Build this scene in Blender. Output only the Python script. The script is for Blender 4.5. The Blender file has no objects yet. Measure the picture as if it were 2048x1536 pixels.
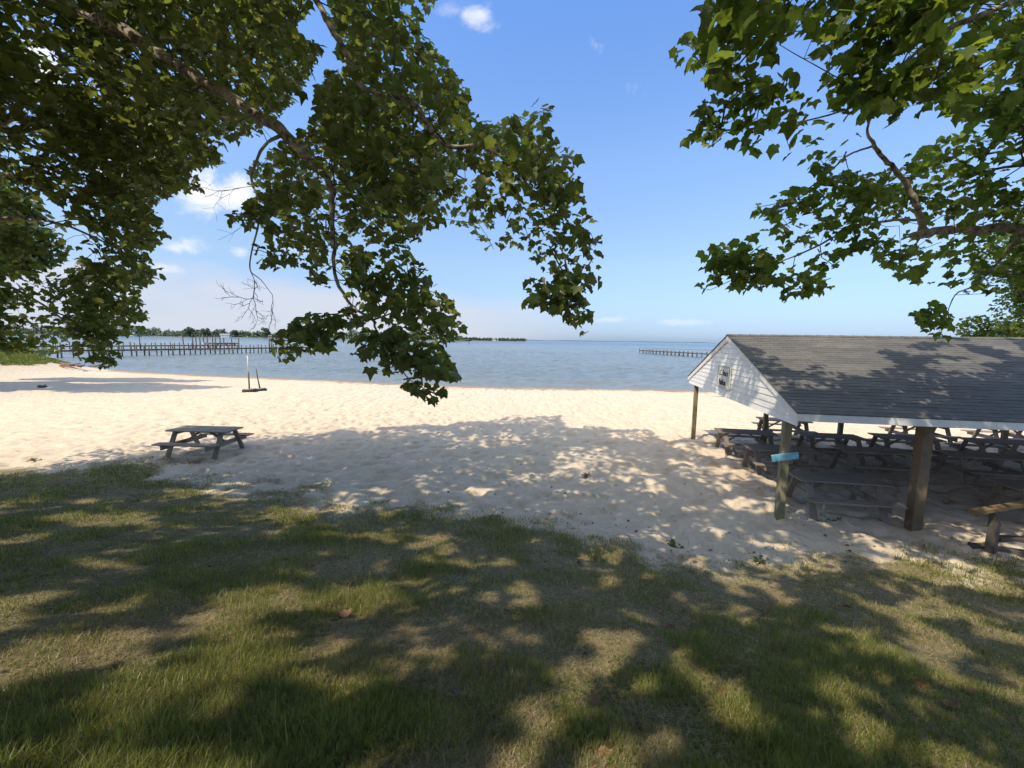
import bpy, math, random
import numpy as np
from mathutils import Vector, Matrix

RNG = np.random.default_rng(11)
random.seed(5)
scene = bpy.context.scene
COL = scene.collection
PI = math.pi

# ------------------------------------------------------------------ camera numbers
FOC, PITCH, ROLL, EYE = 818.0, .1071, .0150, 3.8          # focal length in 2048-wide pixels
_F = np.array([0, math.cos(PITCH), -math.sin(PITCH)])
_U = np.array([0, math.sin(PITCH), math.cos(PITCH)])
_R = np.array([1., 0, 0])
_c, _s = math.cos(ROLL), math.sin(ROLL)
R2, U2 = _c * _R + _s * _U, -_s * _R + _c * _U
EYEP = np.array([0, 0, EYE])

def ray(x, y):
    return _F + (x - 1024) / FOC * R2 - (y - 768) / FOC * U2
def far(x, y, t):
    return EYEP + t * ray(x, y)
def at_z(x, y, z=0.):
    d = ray(x, y)
    return EYEP + (z - EYE) / d[2] * d
def at_y(x, y, Y):
    d = ray(x, y)
    return EYEP + Y / d[1] * d
def project(P):
    d = np.asarray(P) - EYEP
    w = d @ _F
    ws = np.where(np.abs(w) < 1e-6, 1e-6, w)
    return 1024 + FOC * (d @ R2) / ws, 768 - FOC * (d @ U2) / ws, w

# ------------------------------------------------------------------ sun
SUN_AZ, SUN_EL = math.radians(50), math.radians(53)      # shadows fall towards +Y turned 50 degrees to +X
TO_SUN = np.array([-math.sin(SUN_AZ) * math.cos(SUN_EL), -math.cos(SUN_AZ) * math.cos(SUN_EL), math.sin(SUN_EL)])
SHX, SHY = -TO_SUN[0] / TO_SUN[2], -TO_SUN[1] / TO_SUN[2]  # shadow offset per metre of height

# ------------------------------------------------------------------ numpy noise
def _hash(ix, iy, seed):
    h = (ix.astype(np.int64) * 374761393 + iy.astype(np.int64) * 668265263 + seed * 1442695041) & 0xffffffff
    h = ((h ^ (h >> 13)) * 1274126177) & 0xffffffff
    return ((h ^ (h >> 16)) & 0xffff) / 65535.0
def vnoise(x, y, seed=0):
    x = np.asarray(x, float); y = np.asarray(y, float)
    ix, iy = np.floor(x), np.floor(y)
    fx, fy = x - ix, y - iy
    fx = fx * fx * fx * (fx * (fx * 6 - 15) + 10); fy = fy * fy * fy * (fy * (fy * 6 - 15) + 10)
    a, b = _hash(ix, iy, seed), _hash(ix + 1, iy, seed)
    c, d = _hash(ix, iy + 1, seed), _hash(ix + 1, iy + 1, seed)
    return a + (b - a) * fx + (c - a) * fy + (a - b - c + d) * fx * fy
def fbm(x, y, seed=0, octaves=3):
    t, amp, tot = 0, 1., 0
    for k in range(octaves):
        t = t + amp * vnoise(x * 2 ** k + 17.3 * k, y * 2 ** k - 9.1 * k, seed + k); tot += amp; amp *= .5
    return t / tot
def smooth(a, b, x):
    t = np.clip((np.asarray(x, float) - a) / (b - a), 0, 1)
    return t * t * (3 - 2 * t)

# ------------------------------------------------------------------ ground shape
WATER = -.8
def shore_y(x):
    x = np.asarray(x, float)
    return 39.6 + np.where(x < 0, .19 * np.abs(x) + .0011 * x * x, 0.) + .25 * np.sin(x * .21) + .12 * np.sin(x * .63 + 1)
def left_bank(x, y):
    return smooth(-46.5, -55, x + .25 * (y - 40)) * smooth(54, 47, y) * smooth(18, 30, y)
def ground_base(x, y):
    x = np.asarray(x, float); y = np.asarray(y, float)
    vp = y + .18 * x
    t = (8.7 - vp) / 8.7
    tc = np.clip(t, 0, 1)
    z = 2.1 * tc ** 1.35 + np.clip(t - 1, 0, 3) * .35
    D = shore_y(x) - y
    k = np.clip(1 - D / 24., 0, 1)
    z = z - .8 * k ** 1.4
    z = np.where(D < 0, np.maximum(-.8 + .07 * D, -4.5), z)
    return z + 1.9 * left_bank(x, y)
def lawn_mask(x, y):
    x = np.asarray(x, float); y = np.asarray(y, float)
    edge = 7.75 - .19 * x + np.where(x < -4, .25 * (-4 - x) * np.exp(-((x + 9) / 5.) ** 2), 0)
    edge = edge - .8 * smooth(-1, 3, x) * smooth(9, 4, x)
    n = (fbm(x * .55, y * .55, 3, 3) - .5) * 3.0 + (fbm(x * 2.3, y * 2.3, 9, 2) - .5) * 1.6
    m = smooth(-1.5, 1.0, edge + n - y)
    m2 = smooth(.25, .6, left_bank(x, y) + (fbm(x * .5, y * .5, 8) - .5) * .3)
    return np.maximum(m, m2)
def ground_z(x, y):
    x = np.asarray(x, float); y = np.asarray(y, float)
    z = ground_base(x, y)
    vp = y + .18 * x
    bare = 1 - lawn_mask(x, y) * .65
    wet = smooth(-1.5, 4, shore_y(x) - y)
    lump = (fbm(x * 1.1, y * 1.1, 21, 2) - .5) * .09
    wx, wy = x + .3 * vnoise(x * 2, y * 2, 50), y + .3 * vnoise(x * 2 + 40, y * 2, 51)
    dents = -np.clip(vnoise(wx * 3.9, wy * 3.9, 31) - .46, 0, 1) * .20 + np.abs(vnoise(wx * 2.6, wy * 2.6, 33) - .5) * .10
    fine = (fbm(x * 8, y * 8, 41, 2) - .5) * .055
    far_ = smooth(60, 25, np.hypot(x, y))
    return z + (lump + dents + fine * .7) * bare * wet * (.5 + .5 * far_)
def hit(px, py):
    d = ray(px, py)
    ts = np.geomspace(1.2, 90, 1500)
    P = EYEP + ts[:, None] * d
    k = np.argmax(P[:, 2] < ground_base(P[:, 0], P[:, 1]))
    p = P[k]
    return float(p[0]), float(p[1]), float(ground_z(p[0], p[1]))

# ------------------------------------------------------------------ object helpers
def tag(o, label=None, cat=None, group=None, kind=None):
    if label: o['label'] = label
    if cat: o['category'] = cat
    if group: o['group'] = group
    if kind: o['kind'] = kind
    return o
def empty(name, loc, rz=0., label=None, cat=None, group=None):
    o = bpy.data.objects.new(name, None)
    o.empty_display_size = .2
    COL.objects.link(o)
    o.location = [float(v) for v in loc]; o.rotation_euler = (0, 0, rz)
    return tag(o, label, cat, group)
def link(name, me, mat=None, parent=None):
    o = bpy.data.objects.new(name, me)
    if mat: me.materials.append(mat)
    COL.objects.link(o)
    if parent: o.parent = parent
    return o
def np_mesh(name, V, loops, sizes, mat=None, parent=None, col=None, mask=None, shade=False):
    me = bpy.data.meshes.new(name)
    V = np.ascontiguousarray(V, np.float32)
    me.vertices.add(len(V)); me.vertices.foreach_set('co', V.ravel())
    loops = np.ascontiguousarray(loops, np.int32).ravel(); sizes = np.ascontiguousarray(sizes, np.int32)
    me.loops.add(len(loops)); me.loops.foreach_set('vertex_index', loops)
    me.polygons.add(len(sizes))
    starts = np.concatenate([[0], np.cumsum(sizes)[:-1]]).astype(np.int32)
    me.polygons.foreach_set('loop_start', starts)
    me.polygons.foreach_set('loop_total', sizes)
    if shade: me.polygons.foreach_set('use_smooth', np.ones(len(sizes), bool))
    if col is not None:
        a = me.attributes.new('tint', 'FLOAT_COLOR', 'POINT')
        c = np.ones((len(V), 4), np.float32); c[:, :3] = col
        a.data.foreach_set('color', c.ravel())
    if mask is not None:
        a = me.attributes.new('lawn', 'FLOAT', 'POINT')
        a.data.foreach_set('value', np.ascontiguousarray(mask, np.float32))
    me.update(calc_edges=True)
    return link(name, me, mat, parent)
class MB:
    """collects simple solids and links them as one mesh"""
    def __init__(s): s.v, s.f, s.sm = [], [], []
    def add(s, vs, fs, sm=False):
        n = len(s.v); s.v += [tuple(map(float, p)) for p in vs]
        s.f += [tuple(i + n for i in f) for f in fs]; s.sm += [sm] * len(fs)
        return s
    def box(s, lo, hi, M=None, bev=.0):
        x0, y0, z0 = lo; x1, y1, z1 = hi
        if bev > 0:
            b = min(bev, (x1 - x0) * .3, (y1 - y0) * .3, (z1 - z0) * .3)
            vs, fs = [], []
            ring = lambda z, i: [(x0 + i, y0 + b, z), (x0 + b, y0 + i, z), (x1 - b, y0 + i, z), (x1 - i, y0 + b, z),
                                 (x1 - i, y1 - b, z), (x1 - b, y1 - i, z), (x0 + b, y1 - i, z), (x0 + i, y1 - b, z)]
            sq = lambda z: [(x0 + b, y0 + b, z), (x0 + b, y0 + b, z), (x1 - b, y0 + b, z), (x1 - b, y0 + b, z),
                            (x1 - b, y1 - b, z), (x1 - b, y1 - b, z), (x0 + b, y1 - b, z), (x0 + b, y1 - b, z)]
            vs = [(x0 + b, y0 + b, z0), (x1 - b, y0 + b, z0), (x1 - b, y1 - b, z0), (x0 + b, y1 - b, z0)]
            vs += ring(z0 + b, 0) + ring(z1 - b, 0)
            vs += [(x0 + b, y0 + b, z1), (x1 - b, y0 + b, z1), (x1 - b, y1 - b, z1), (x0 + b, y1 - b, z1)]
            fs = [(3, 2, 1, 0), (20, 21, 22, 23)]
            for k in range(8): fs.append((4 + k, 4 + (k + 1) % 8, 12 + (k + 1) % 8, 12 + k))
            for k in range(4):
                a, a2 = 4 + 2 * k, 4 + 2 * k + 1                      # corner k
                n = (k + 1) % 4
                fs.append((k, a2, a)); fs.append((k, n, 4 + 2 * n, a2))
                c, c2 = 12 + 2 * k, 12 + 2 * k + 1
                fs.append((20 + k, c, c2)); fs.append((20 + k, c2, 12 + 2 * n, 20 + n))
        else:
            vs = [(x0, y0, z0), (x1, y0, z0), (x1, y1, z0), (x0, y1, z0), (x0, y0, z1), (x1, y0, z1), (x1, y1, z1), (x0, y1, z1)]
            fs = [(3, 2, 1, 0), (4, 5, 6, 7), (0, 1, 5, 4), (1, 2, 6, 5), (2, 3, 7, 6), (3, 0, 4, 7)]
        if M is not None: vs = [M @ Vector(p) for p in vs]
        return s.add(vs, fs)
    def beam(s, a, b, w, h, up=(0, 0, 1), bev=.004):
        a, b = Vector(a), Vector(b); d = b - a; L = d.length; x = d.normalized()
        y = Vector(up).cross(x)
        if y.length < 1e-4: y = Vector((0, 1, 0)).cross(x)
        y.normalize(); z = x.cross(y)
        M = Matrix(((x.x, y.x, z.x, a.x), (x.y, y.y, z.y, a.y), (x.z, y.z, z.z, a.z), (0, 0, 0, 1)))
        return s.box((0, -w / 2, -h / 2), (L, w / 2, h / 2), M, bev)
    def tube(s, pts, rad, n=8, caps=True):
        pts = [Vector([float(c) for c in p]) for p in pts]
        if not hasattr(rad, '__len__'): rad = [rad] * len(pts)
        vs, fs = [], []
        y = None
        for i, p in enumerate(pts):
            d = (pts[min(i + 1, len(pts) - 1)] - pts[max(i - 1, 0)]).normalized()
            if y is None:
                y = d.orthogonal().normalized()
            else:
                y = (y - d * y.dot(d)).normalized()
            z = d.cross(y)
            for k in range(n):
                a = 2 * PI * k / n
                vs.append(p + (y * math.cos(a) + z * math.sin(a)) * float(rad[i]))
        for i in range(len(pts) - 1):
            for k in range(n):
                fs.append((i * n + k, i * n + (k + 1) % n, (i + 1) * n + (k + 1) % n, (i + 1) * n + k))
        if caps:
            fs.append(tuple(range(n))[::-1]); fs.append(tuple((len(pts) - 1) * n + k for k in range(n)))
        return s.add(vs, fs, True)
    def prism(s, poly, axis, lo, hi):
        """poly: 2-d outline; axis: 0/1/2 the extrusion axis"""
        n = len(poly)
        def p3(p, w):
            return (w, p[0], p[1]) if axis == 0 else ((p[0], w, p[1]) if axis == 1 else (p[0], p[1], w))
        vs = [p3(p, lo) for p in poly] + [p3(p, hi) for p in poly]
        fs = [tuple(range(n))[::-1], tuple(range(n, 2 * n))] + [(k, (k + 1) % n, n + (k + 1) % n, n + k) for k in range(n)]
        return s.add(vs, fs)
    def build(s, name, mat=None, parent=None):
        me = bpy.data.meshes.new(name)
        me.from_pydata(s.v, [], s.f)
        me.polygons.foreach_set('use_smooth', np.array(s.sm, bool))
        import bmesh
        bm = bmesh.new(); bm.from_mesh(me); bmesh.ops.recalc_face_normals(bm, faces=bm.faces); bm.to_mesh(me); bm.free()
        me.update()
        return link(name, me, mat, parent)
def copy_tree(o, parent=None):
    c = o.copy(); COL.objects.link(c); c.parent = parent
    for ch in list(o.children): copy_tree(ch, c)
    return c

# ------------------------------------------------------------------ material helpers
class NT:
    def __init__(s, nt): s.nt = nt; s.n = nt.nodes; s.l = nt.links
    def node(s, t, **kw):
        n = s.n.new(t)
        for k, v in kw.items():
            if k.startswith('i_'):
                key = k[2:]
                key = int(key) if key.isdigit() else key.replace('_', ' ')
                if hasattr(v, 'is_output'): s.l.new(v, n.inputs[key])
                else: n.inputs[key].default_value = v
            else: setattr(n, k, v)
        return n
    def math(s, op, a, b=None, c=None, clamp=False):
        n = s.n.new('ShaderNodeMath'); n.operation = op; n.use_clamp = clamp
        for i, v in enumerate((a, b, c)):
            if v is None: continue
            if hasattr(v, 'is_output'): s.l.new(v, n.inputs[i])
            else: n.inputs[i].default_value = v
        return n.outputs[0]
    def ramp(s, fac, stops, interp='LINEAR'):
        n = s.n.new('ShaderNodeValToRGB'); n.color_ramp.interpolation = interp
        e = n.color_ramp.elements
        while len(e) < len(stops): e.new(.5)
        for k, (p, c) in enumerate(stops):
            e[k].position = p
            e[k].color = (*c, 1) if hasattr(c, '__len__') else (c, c, c, 1)
        s.l.new(fac, n.inputs[0])
        return n.outputs[0]
    def mix(s, fac, a, b, mode='MIX'):
        n = s.n.new('ShaderNodeMix'); n.data_type = 'RGBA'; n.blend_type = mode
        for key, v in ((0, fac), (6, a), (7, b)):
            if hasattr(v, 'is_output'): s.l.new(v, n.inputs[key])
            elif key == 0: n.inputs[0].default_value = v
            else: n.inputs[key].default_value = (*v, 1)
        return n.outputs[2]
    def mrange(s, v, a, b, c=0., d=1., smoothstep=True):
        n = s.n.new('ShaderNodeMapRange'); n.interpolation_type = 'SMOOTHSTEP' if smoothstep else 'LINEAR'
        s.l.new(v, n.inputs[0])
        for k, x in zip((1, 2, 3, 4), (a, b, c, d)): n.inputs[k].default_value = x
        return n.outputs[0]
    def noise(s, vec, scale, detail=4, rough=.55, out=0, dist=0.):
        n = s.n.new('ShaderNodeTexNoise')
        n.inputs['Scale'].default_value = scale; n.inputs['Detail'].default_value = detail
        n.inputs['Roughness'].default_value = rough; n.inputs['Distortion'].default_value = dist
        if vec is not None: s.l.new(vec, n.inputs['Vector'])
        return n.outputs[out]
    def scaled(s, vec, sc, rot=(0, 0, 0), loc=(0, 0, 0)):
        n = s.n.new('ShaderNodeMapping'); s.l.new(vec, n.inputs[0])
        n.inputs['Scale'].default_value = sc; n.inputs['Rotation'].default_value = rot; n.inputs['Location'].default_value = loc
        return n.outputs[0]
def material(name):
    m = bpy.data.materials.new(name); m.use_nodes = True
    m.node_tree.nodes.clear()
    t = NT(m.node_tree)
    out = t.node('ShaderNodeOutputMaterial')
    bs = t.node('ShaderNodeBsdfPrincipled')
    t.l.new(bs.outputs[0], out.inputs[0])
    return m, t, bs, out
def bump(t, bs, h, strength=.3, dist=.02):
    b = t.node('ShaderNodeBump'); b.inputs['Strength'].default_value = strength; b.inputs['Distance'].default_value = dist
    t.l.new(h, b.inputs['Height']); t.l.new(b.outputs[0], bs.inputs['Normal'])
def wood(name, dark, light, along='x', rough=.85, spots=None, moss=None):
    m, t, bs, out = material(name)
    co = t.node('ShaderNodeTexCoord').outputs['Object']
    oi = t.node('ShaderNodeObjectInfo').outputs['Random']
    sc = {'x': (1.2, 22, 22), 'y': (22, 1.2, 22), 'z': (22, 22, 1.2)}[along]
    off = t.node('ShaderNodeCombineXYZ'); 
    r = t.math('MULTIPLY', oi, 37.); t.l.new(r, off.inputs[0]); t.l.new(r, off.inputs[1]); t.l.new(r, off.inputs[2])
    va = t.node('ShaderNodeVectorMath', operation='ADD'); t.l.new(co, va.inputs[0]); t.l.new(off.outputs[0], va.inputs[1])
    v = va.outputs[0]
    grain = t.noise(t.scaled(v, sc), 1.6, 6, .65)
    big = t.noise(v, 2.3, 3)
    f = t.math('ADD', t.math('MULTIPLY', grain, .7), t.math('MULTIPLY', big, .45))
    c = t.ramp(f, [(.3, dark), (.75, light)])
    c = t.mix(t.mrange(oi, 0, 1, 0, .35, False), c, dark)
    if spots:
        sp = t.mrange(t.noise(v, 5., 3), .58, .72)
        c = t.mix(t.math('MULTIPLY', sp, .6), c, spots)
    if moss:
        sp = t.mrange(t.noise(t.scaled(v, (2.5, 2.5, .6)), 1.5, 4), .42, .65)
        c = t.mix(t.math('MULTIPLY', sp, .65), c, moss)
    t.l.new(c, bs.inputs['Base Color']); bs.inputs['Roughness'].default_value = rough
    bump(t, bs, grain, .5, .006)
    return m
def plain(name, c, rough=.7, var=.12, scale=8., metallic=0.):
    m, t, bs, out = material(name)
    co = t.node('ShaderNodeTexCoord').outputs['Object']
    n = t.noise(co, scale, 5, .6)
    a = tuple(max(0, x * (1 - var * 2)) for x in c); b = tuple(min(1, x * (1 + var)) for x in c)
    t.l.new(t.ramp(n, [(.3, a), (.7, b)]), bs.inputs['Base Color'])
    bs.inputs['Roughness'].default_value = rough; bs.inputs['Metallic'].default_value = metallic
    bump(t, bs, n, .15, .01)
    return m

M = {}
M['table'] = wood('weathered_table_wood', (.15, .122, .096), (.35, .29, .23), 'x')
M['table_leg'] = wood('weathered_leg_wood', (.15, .124, .098), (.34, .285, .23), 'z')
M['post'] = wood('weathered_post_wood', (.15, .115, .072), (.33, .265, .17), 'z', moss=(.16, .175, .075), spots=(.09, .06, .035))
M['thick_post'] = wood('brown_post_wood', (.10, .07, .045), (.25, .18, .11), 'z', spots=(.06, .04, .025))
M['rafter'] = wood('rafter_wood', (.10, .075, .05), (.2, .15, .1), 'y')
M['pile'] = wood('pier_pile_wood', (.05, .042, .036), (.13, .11, .092), 'z')
M['deck'] = wood('pier_deck_wood', (.10, .088, .074), (.21, .185, .16), 'x')
M['rail'] = wood('shade_toned_rail_wood', (.09, .055, .022), (.26, .175, .075), 'x', spots=(.05, .03, .015))  # browns darkened so the rail looks as if in tree shade
M['drift'] = wood('driftwood', (.12, .075, .05), (.30, .2, .14), 'x')
M['trim'] = plain('white_trim_paint', (.74, .72, .68), .55, .05, 5)
M['tyre'] = plain('tyre_rubber', (.03, .029, .028), .85, .2, 12)
M['pipe'] = plain('white_pipe', (.60, .56, .52), .45, .06, 6)
M['concrete'] = plain('grey_concrete', (.35, .32, .28), .9, .15, 14)
M['black_paint'] = plain('black_sign_paint', (.02, .022, .025), .6, .1, 20)
M['brown_leaf'] = plain('brown_dead_leaf', (.19, .075, .03), .75, .35, 18)
M['tan_leaf'] = plain('tan_dead_leaf', (.24, .135, .065), .75, .3, 18)

# ------------------------------------------------------------------ leaf, bark and grass materials
def leaf_material(name, trans=.45, tcol=(1.6, 1.75, .7)):
    m, t, bs, out = material(name)
    a = t.node('ShaderNodeAttribute', attribute_name='tint').outputs['Color']
    t.l.new(a, bs.inputs['Base Color'])
    bs.inputs['Roughness'].default_value = .42
    bs.inputs['Specular IOR Level'].default_value = .5
    tr = t.node('ShaderNodeBsdfTranslucent')
    t.l.new(t.mix(1., a, tcol, 'MULTIPLY'), tr.inputs['Color'])
    mx = t.node('ShaderNodeMixShader'); mx.inputs[0].default_value = trans
    t.l.new(bs.outputs[0], mx.inputs[1]); t.l.new(tr.outputs[0], mx.inputs[2])
    t.l.new(mx.outputs[0], out.inputs[0])
    return m
M['leaf'] = leaf_material('sycamore_leaf')
M['bright_leaf'] = leaf_material('glow_boosted_sycamore_leaf', .55, (1.9, 1.95, .7))  # stronger, yellower translucence puts a sunlit glow into these leaves
M['far_leaf'] = leaf_material('distant_foliage', .2, (1.2, 1.3, .7))
M['grass'] = leaf_material('grass_blade', .35, (1.3, 1.35, .7))
def bark_material(name, base, pale, dark, sc=5.):
    m, t, bs, out = material(name)
    co = t.node('ShaderNodeTexCoord').outputs['Object']
    n1 = t.noise(co, sc, 4, .6, dist=.6)
    n2 = t.noise(co, sc * 3.1, 5, .65)
    c = t.ramp(n1, [(.38, dark), (.47, base), (.55, base), (.62, pale)])
    c = t.mix(t.mrange(n2, .56, .66, 0, .8), c, dark)
    t.l.new(c, bs.inputs['Base Color']); bs.inputs['Roughness'].default_value = .85
    bump(t, bs, t.math('ADD', n1, n2), .5, .02)
    return m
M['bark'] = bark_material('sycamore_bark', (.30, .25, .19), (.50, .45, .37), (.085, .065, .05), 7.)
M['twig'] = plain('twig_bark', (.10, .075, .055), .9, .2, 10)
M['dark_bark'] = plain('brown_bark', (.13, .10, .075), .9, .25, 6)

# ------------------------------------------------------------------ ground
def ground():
    def axis(lo, hi, dense_lo, dense_hi, step, growth):
        mid = list(np.arange(dense_lo, dense_hi + 1e-6, step))
        up, s = [], step
        v = dense_hi
        while v < hi:
            s *= growth; v += s; up.append(min(v, hi))
        dn, s, v = [], step, dense_lo
        while v > lo:
            s *= growth; v -= s; dn.append(max(v, lo))
        return np.array(dn[::-1] + mid + up)
    xs = axis(-700, 700, -13, 11, .062, 1.035)
    ys = axis(-60, 260, .6, 17, .055, 1.022)
    X, Y = np.meshgrid(xs, ys)
    Z = ground_z(X, Y)
    L = lawn_mask(X, Y)
    # the land stops at the shore; the sheet runs on under the water
    V = np.stack([X, Y, Z], -1).reshape(-1, 3)
    nx, ny = len(xs), len(ys)
    i = np.arange(ny - 1)[:, None] * nx + np.arange(nx - 1)[None]
    loops = np.stack([i, i + 1, i + nx + 1, i + nx], -1).reshape(-1, 4)
    m, t, bs, out = material('sand_and_lawn')
    co = t.node('ShaderNodeTexCoord').outputs['Object']
    lawn = t.node('ShaderNodeAttribute', attribute_name='lawn').outputs['Fac']
    g1 = t.noise(co, 1.3, 5, .6); g2 = t.noise(co, 38., 4, .7); g3 = t.noise(co, 9., 4, .65)
    sand = t.ramp(g1, [(.3, (.57, .47, .355)), (.7, (.66, .55, .425))])
    g4 = t.noise(co, 15., 3, .7)
    sand = t.mix(t.mrange(g2, .42, .72, 0, .35), sand, (.44, .345, .25))
    sand = t.mix(t.mrange(g4, .52, .68, 0, .38), sand, (.42, .33, .24))
    sand = t.mix(t.mrange(t.noise(co, 4.2, 3), .60, .70, 0, .25), sand, (.42, .33, .24))
    # damp strip along the waterline
    sep = t.node('ShaderNodeSeparateXYZ'); t.l.new(co, sep.inputs[0])
    damp = t.mrange(sep.outputs[2], -.62, -.76)
    sand = t.mix(damp, sand, (.28, .21, .15))
    soil = t.ramp(g3, [(.3, (.14, .105, .06)), (.55, (.26, .205, .12)), (.75, (.40, .32, .20))])
    soil = t.mix(t.mrange(g1, .45, .6, 0, .55), soil, (.12, .125, .05))
    soil = t.mix(t.mrange(g2, .5, .75, 0, .5), soil, (.40, .31, .19))
    soil = t.mix(t.mrange(g4, .5, .66, 0, .5), soil, (.12, .085, .05))
    lf = t.mrange(t.math('ADD', lawn, t.math('MULTIPLY', t.math('SUBTRACT', g3, .5), 1.3)), .3, .95)
    c = t.mix(lf, sand, soil)
    t.l.new(c, bs.inputs['Base Color']); bs.inputs['Roughness'].default_value = .95
    bs.inputs['Specular IOR Level'].default_value = .15
    vo = t.node('ShaderNodeTexVoronoi', feature='SMOOTH_F1'); vo.inputs['Scale'].default_value = 3.3; t.l.new(t.scaled(co, (1, 1, .2)), vo.inputs['Vector'])
    dent = t.math('MULTIPLY', t.mrange(vo.outputs['Distance'], .05, .5), 1.5)
    dent = t.math('MULTIPLY', dent, t.math('SUBTRACT', 1., lawn))
    bump(t, bs, t.math('ADD', t.math('ADD', t.math('MULTIPLY', g2, .5), g3), dent), .7, .03)
    o = np_mesh('ground', V, loops, np.full(len(loops), 4), m, None, mask=L.ravel(), shade=True)
    tag(o, kind='structure')
ground()

def water():
    m, t, bs, out = material('bay_water')
    co = t.node('ShaderNodeTexCoord').outputs['Object']
    cd = t.node('ShaderNodeVectorMath', operation='LENGTH'); t.l.new(co, cd.inputs[0])
    dist = cd.outputs['Value']
    n1 = t.noise(t.scaled(co, (.4, 1.0, 1), (0, 0, .3)), .8, 6, .7)
    n2 = t.noise(t.scaled(co, (.35, 1.0, 1), (0, 0, -.25)), .17, 4, .6)
    n3 = t.noise(t.scaled(co, (.25, 1., 1), (0, 0, .1)), .03, 4, .55)
    h = t.math('ADD', t.math('MULTIPLY', n1, .8), t.math('ADD', t.math('MULTIPLY', n2, 1.1), t.math('MULTIPLY', n3, 1.5)))
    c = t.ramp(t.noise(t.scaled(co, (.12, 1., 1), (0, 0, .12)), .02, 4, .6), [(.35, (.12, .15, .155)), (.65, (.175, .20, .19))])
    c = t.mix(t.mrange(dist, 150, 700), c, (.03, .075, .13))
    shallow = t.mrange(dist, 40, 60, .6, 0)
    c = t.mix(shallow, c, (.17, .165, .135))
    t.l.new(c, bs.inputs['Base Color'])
    bs.inputs['Roughness'].default_value = .16; bs.inputs['IOR'].default_value = 1.33
    b = t.node('ShaderNodeBump'); b.inputs['Distance'].default_value = 1.0
    t.l.new(t.mrange(dist, 40, 900, .35, 1.), b.inputs['Strength'])
    t.l.new(h, b.inputs['Height']); t.l.new(b.outputs[0], bs.inputs['Normal'])
    # a fan of real wavelets, opening out to the horizon
    r = list(np.geomspace(24, 620, 560)); q = r[-1]
    while q < 26000: q *= 1.25; r.append(q)
    r = np.array(r); a = np.linspace(-1.32, 1.32, 720)
    A, R_ = np.meshgrid(a, r)
    X, Y = R_ * np.sin(A), R_ * np.cos(A)
    Z = np.zeros_like(X)
    rg = np.random.default_rng(8)
    gust = .45 + 1.1 * fbm(X * .02, Y * .045, 150, 3)
    for k in range(34):
        lam = math.exp(rg.uniform(math.log(.9), math.log(6.5)))
        d = -PI / 2 + .35 + rg.normal(0, .55)
        kx, ky = 2 * PI / lam * math.cos(d), 2 * PI / lam * math.sin(d)
        ph = kx * X + ky * Y + rg.uniform(0, 2 * PI) + 2.2 * vnoise(X / lam * .35 + k, Y / lam * .35, 160 + k)
        Z += .0058 * lam ** .8 * np.sin(ph) * smooth(lam * 260, lam * 110, R_)
    Z = Z * gust * smooth(640, 250, R_) * (.35 + .65 * smooth(0, 8, Y - shore_y(X)))
    V = np.stack([X, Y, WATER + Z], -1).reshape(-1, 3)
    nx, ny = len(a), len(r)
    i = np.arange(ny - 1)[:, None] * nx + np.arange(nx - 1)[None]
    loops = np.stack([i, i + 1, i + nx + 1, i + nx], -1).reshape(-1, 4)
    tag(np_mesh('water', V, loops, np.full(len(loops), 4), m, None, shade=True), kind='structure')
water()

# ------------------------------------------------------------------ picnic tables
TL, TW = 1.84, .74
def picnic_table(name, loc, rz, label, group):
    t = empty(name, loc, rz, label, 'picnic table', group)
    top = MB()
    n = 5; w = TW / n
    for k in range(n):
        y0 = -TW / 2 + k * w
        top.box((-TL / 2 + random.uniform(-.008, .008), y0 + .004, .712 + random.uniform(-.002, .002)), (TL / 2 + random.uniform(-.008, .008), y0 + w - .004, .75), None, .005)
    for sx in (-1, 1): top.box((sx * .66 - .02, -TW / 2 + .04, .62), (sx * .66 + .02, TW / 2 - .04, .7095), None, .004)
    top.build('table_top', M['table'], t)
    for sy in (-1, 1):
        s = MB()
        for k in range(2):
            y0 = sy * .70 - .135 + k * .137
            s.box((-TL / 2, y0, .402), (TL / 2, y0 + .131, .44), None, .005)
        s.build('seat', M['table'], t)
    for sx in (-1, 1):
        for sy in (-1, 1):
            l = MB(); l.beam((sx * .705, sy * .25, .708), (sx * .705, sy * .60, -.06), .043, .14, (1, 0, 0))
            l.build('leg', M['table_leg'], t)
        c = MB(); c.box((sx * .66 - .022, -.82, .265), (sx * .66 + .022, .82, .400), None, .004); c.build('seat_support', M['table_leg'], t)
        b = MB(); b.beam((sx * .63, 0, .33), (sx * .10, 0, .69), .085, .042); b.build('brace', M['table_leg'], t)
    return t

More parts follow.
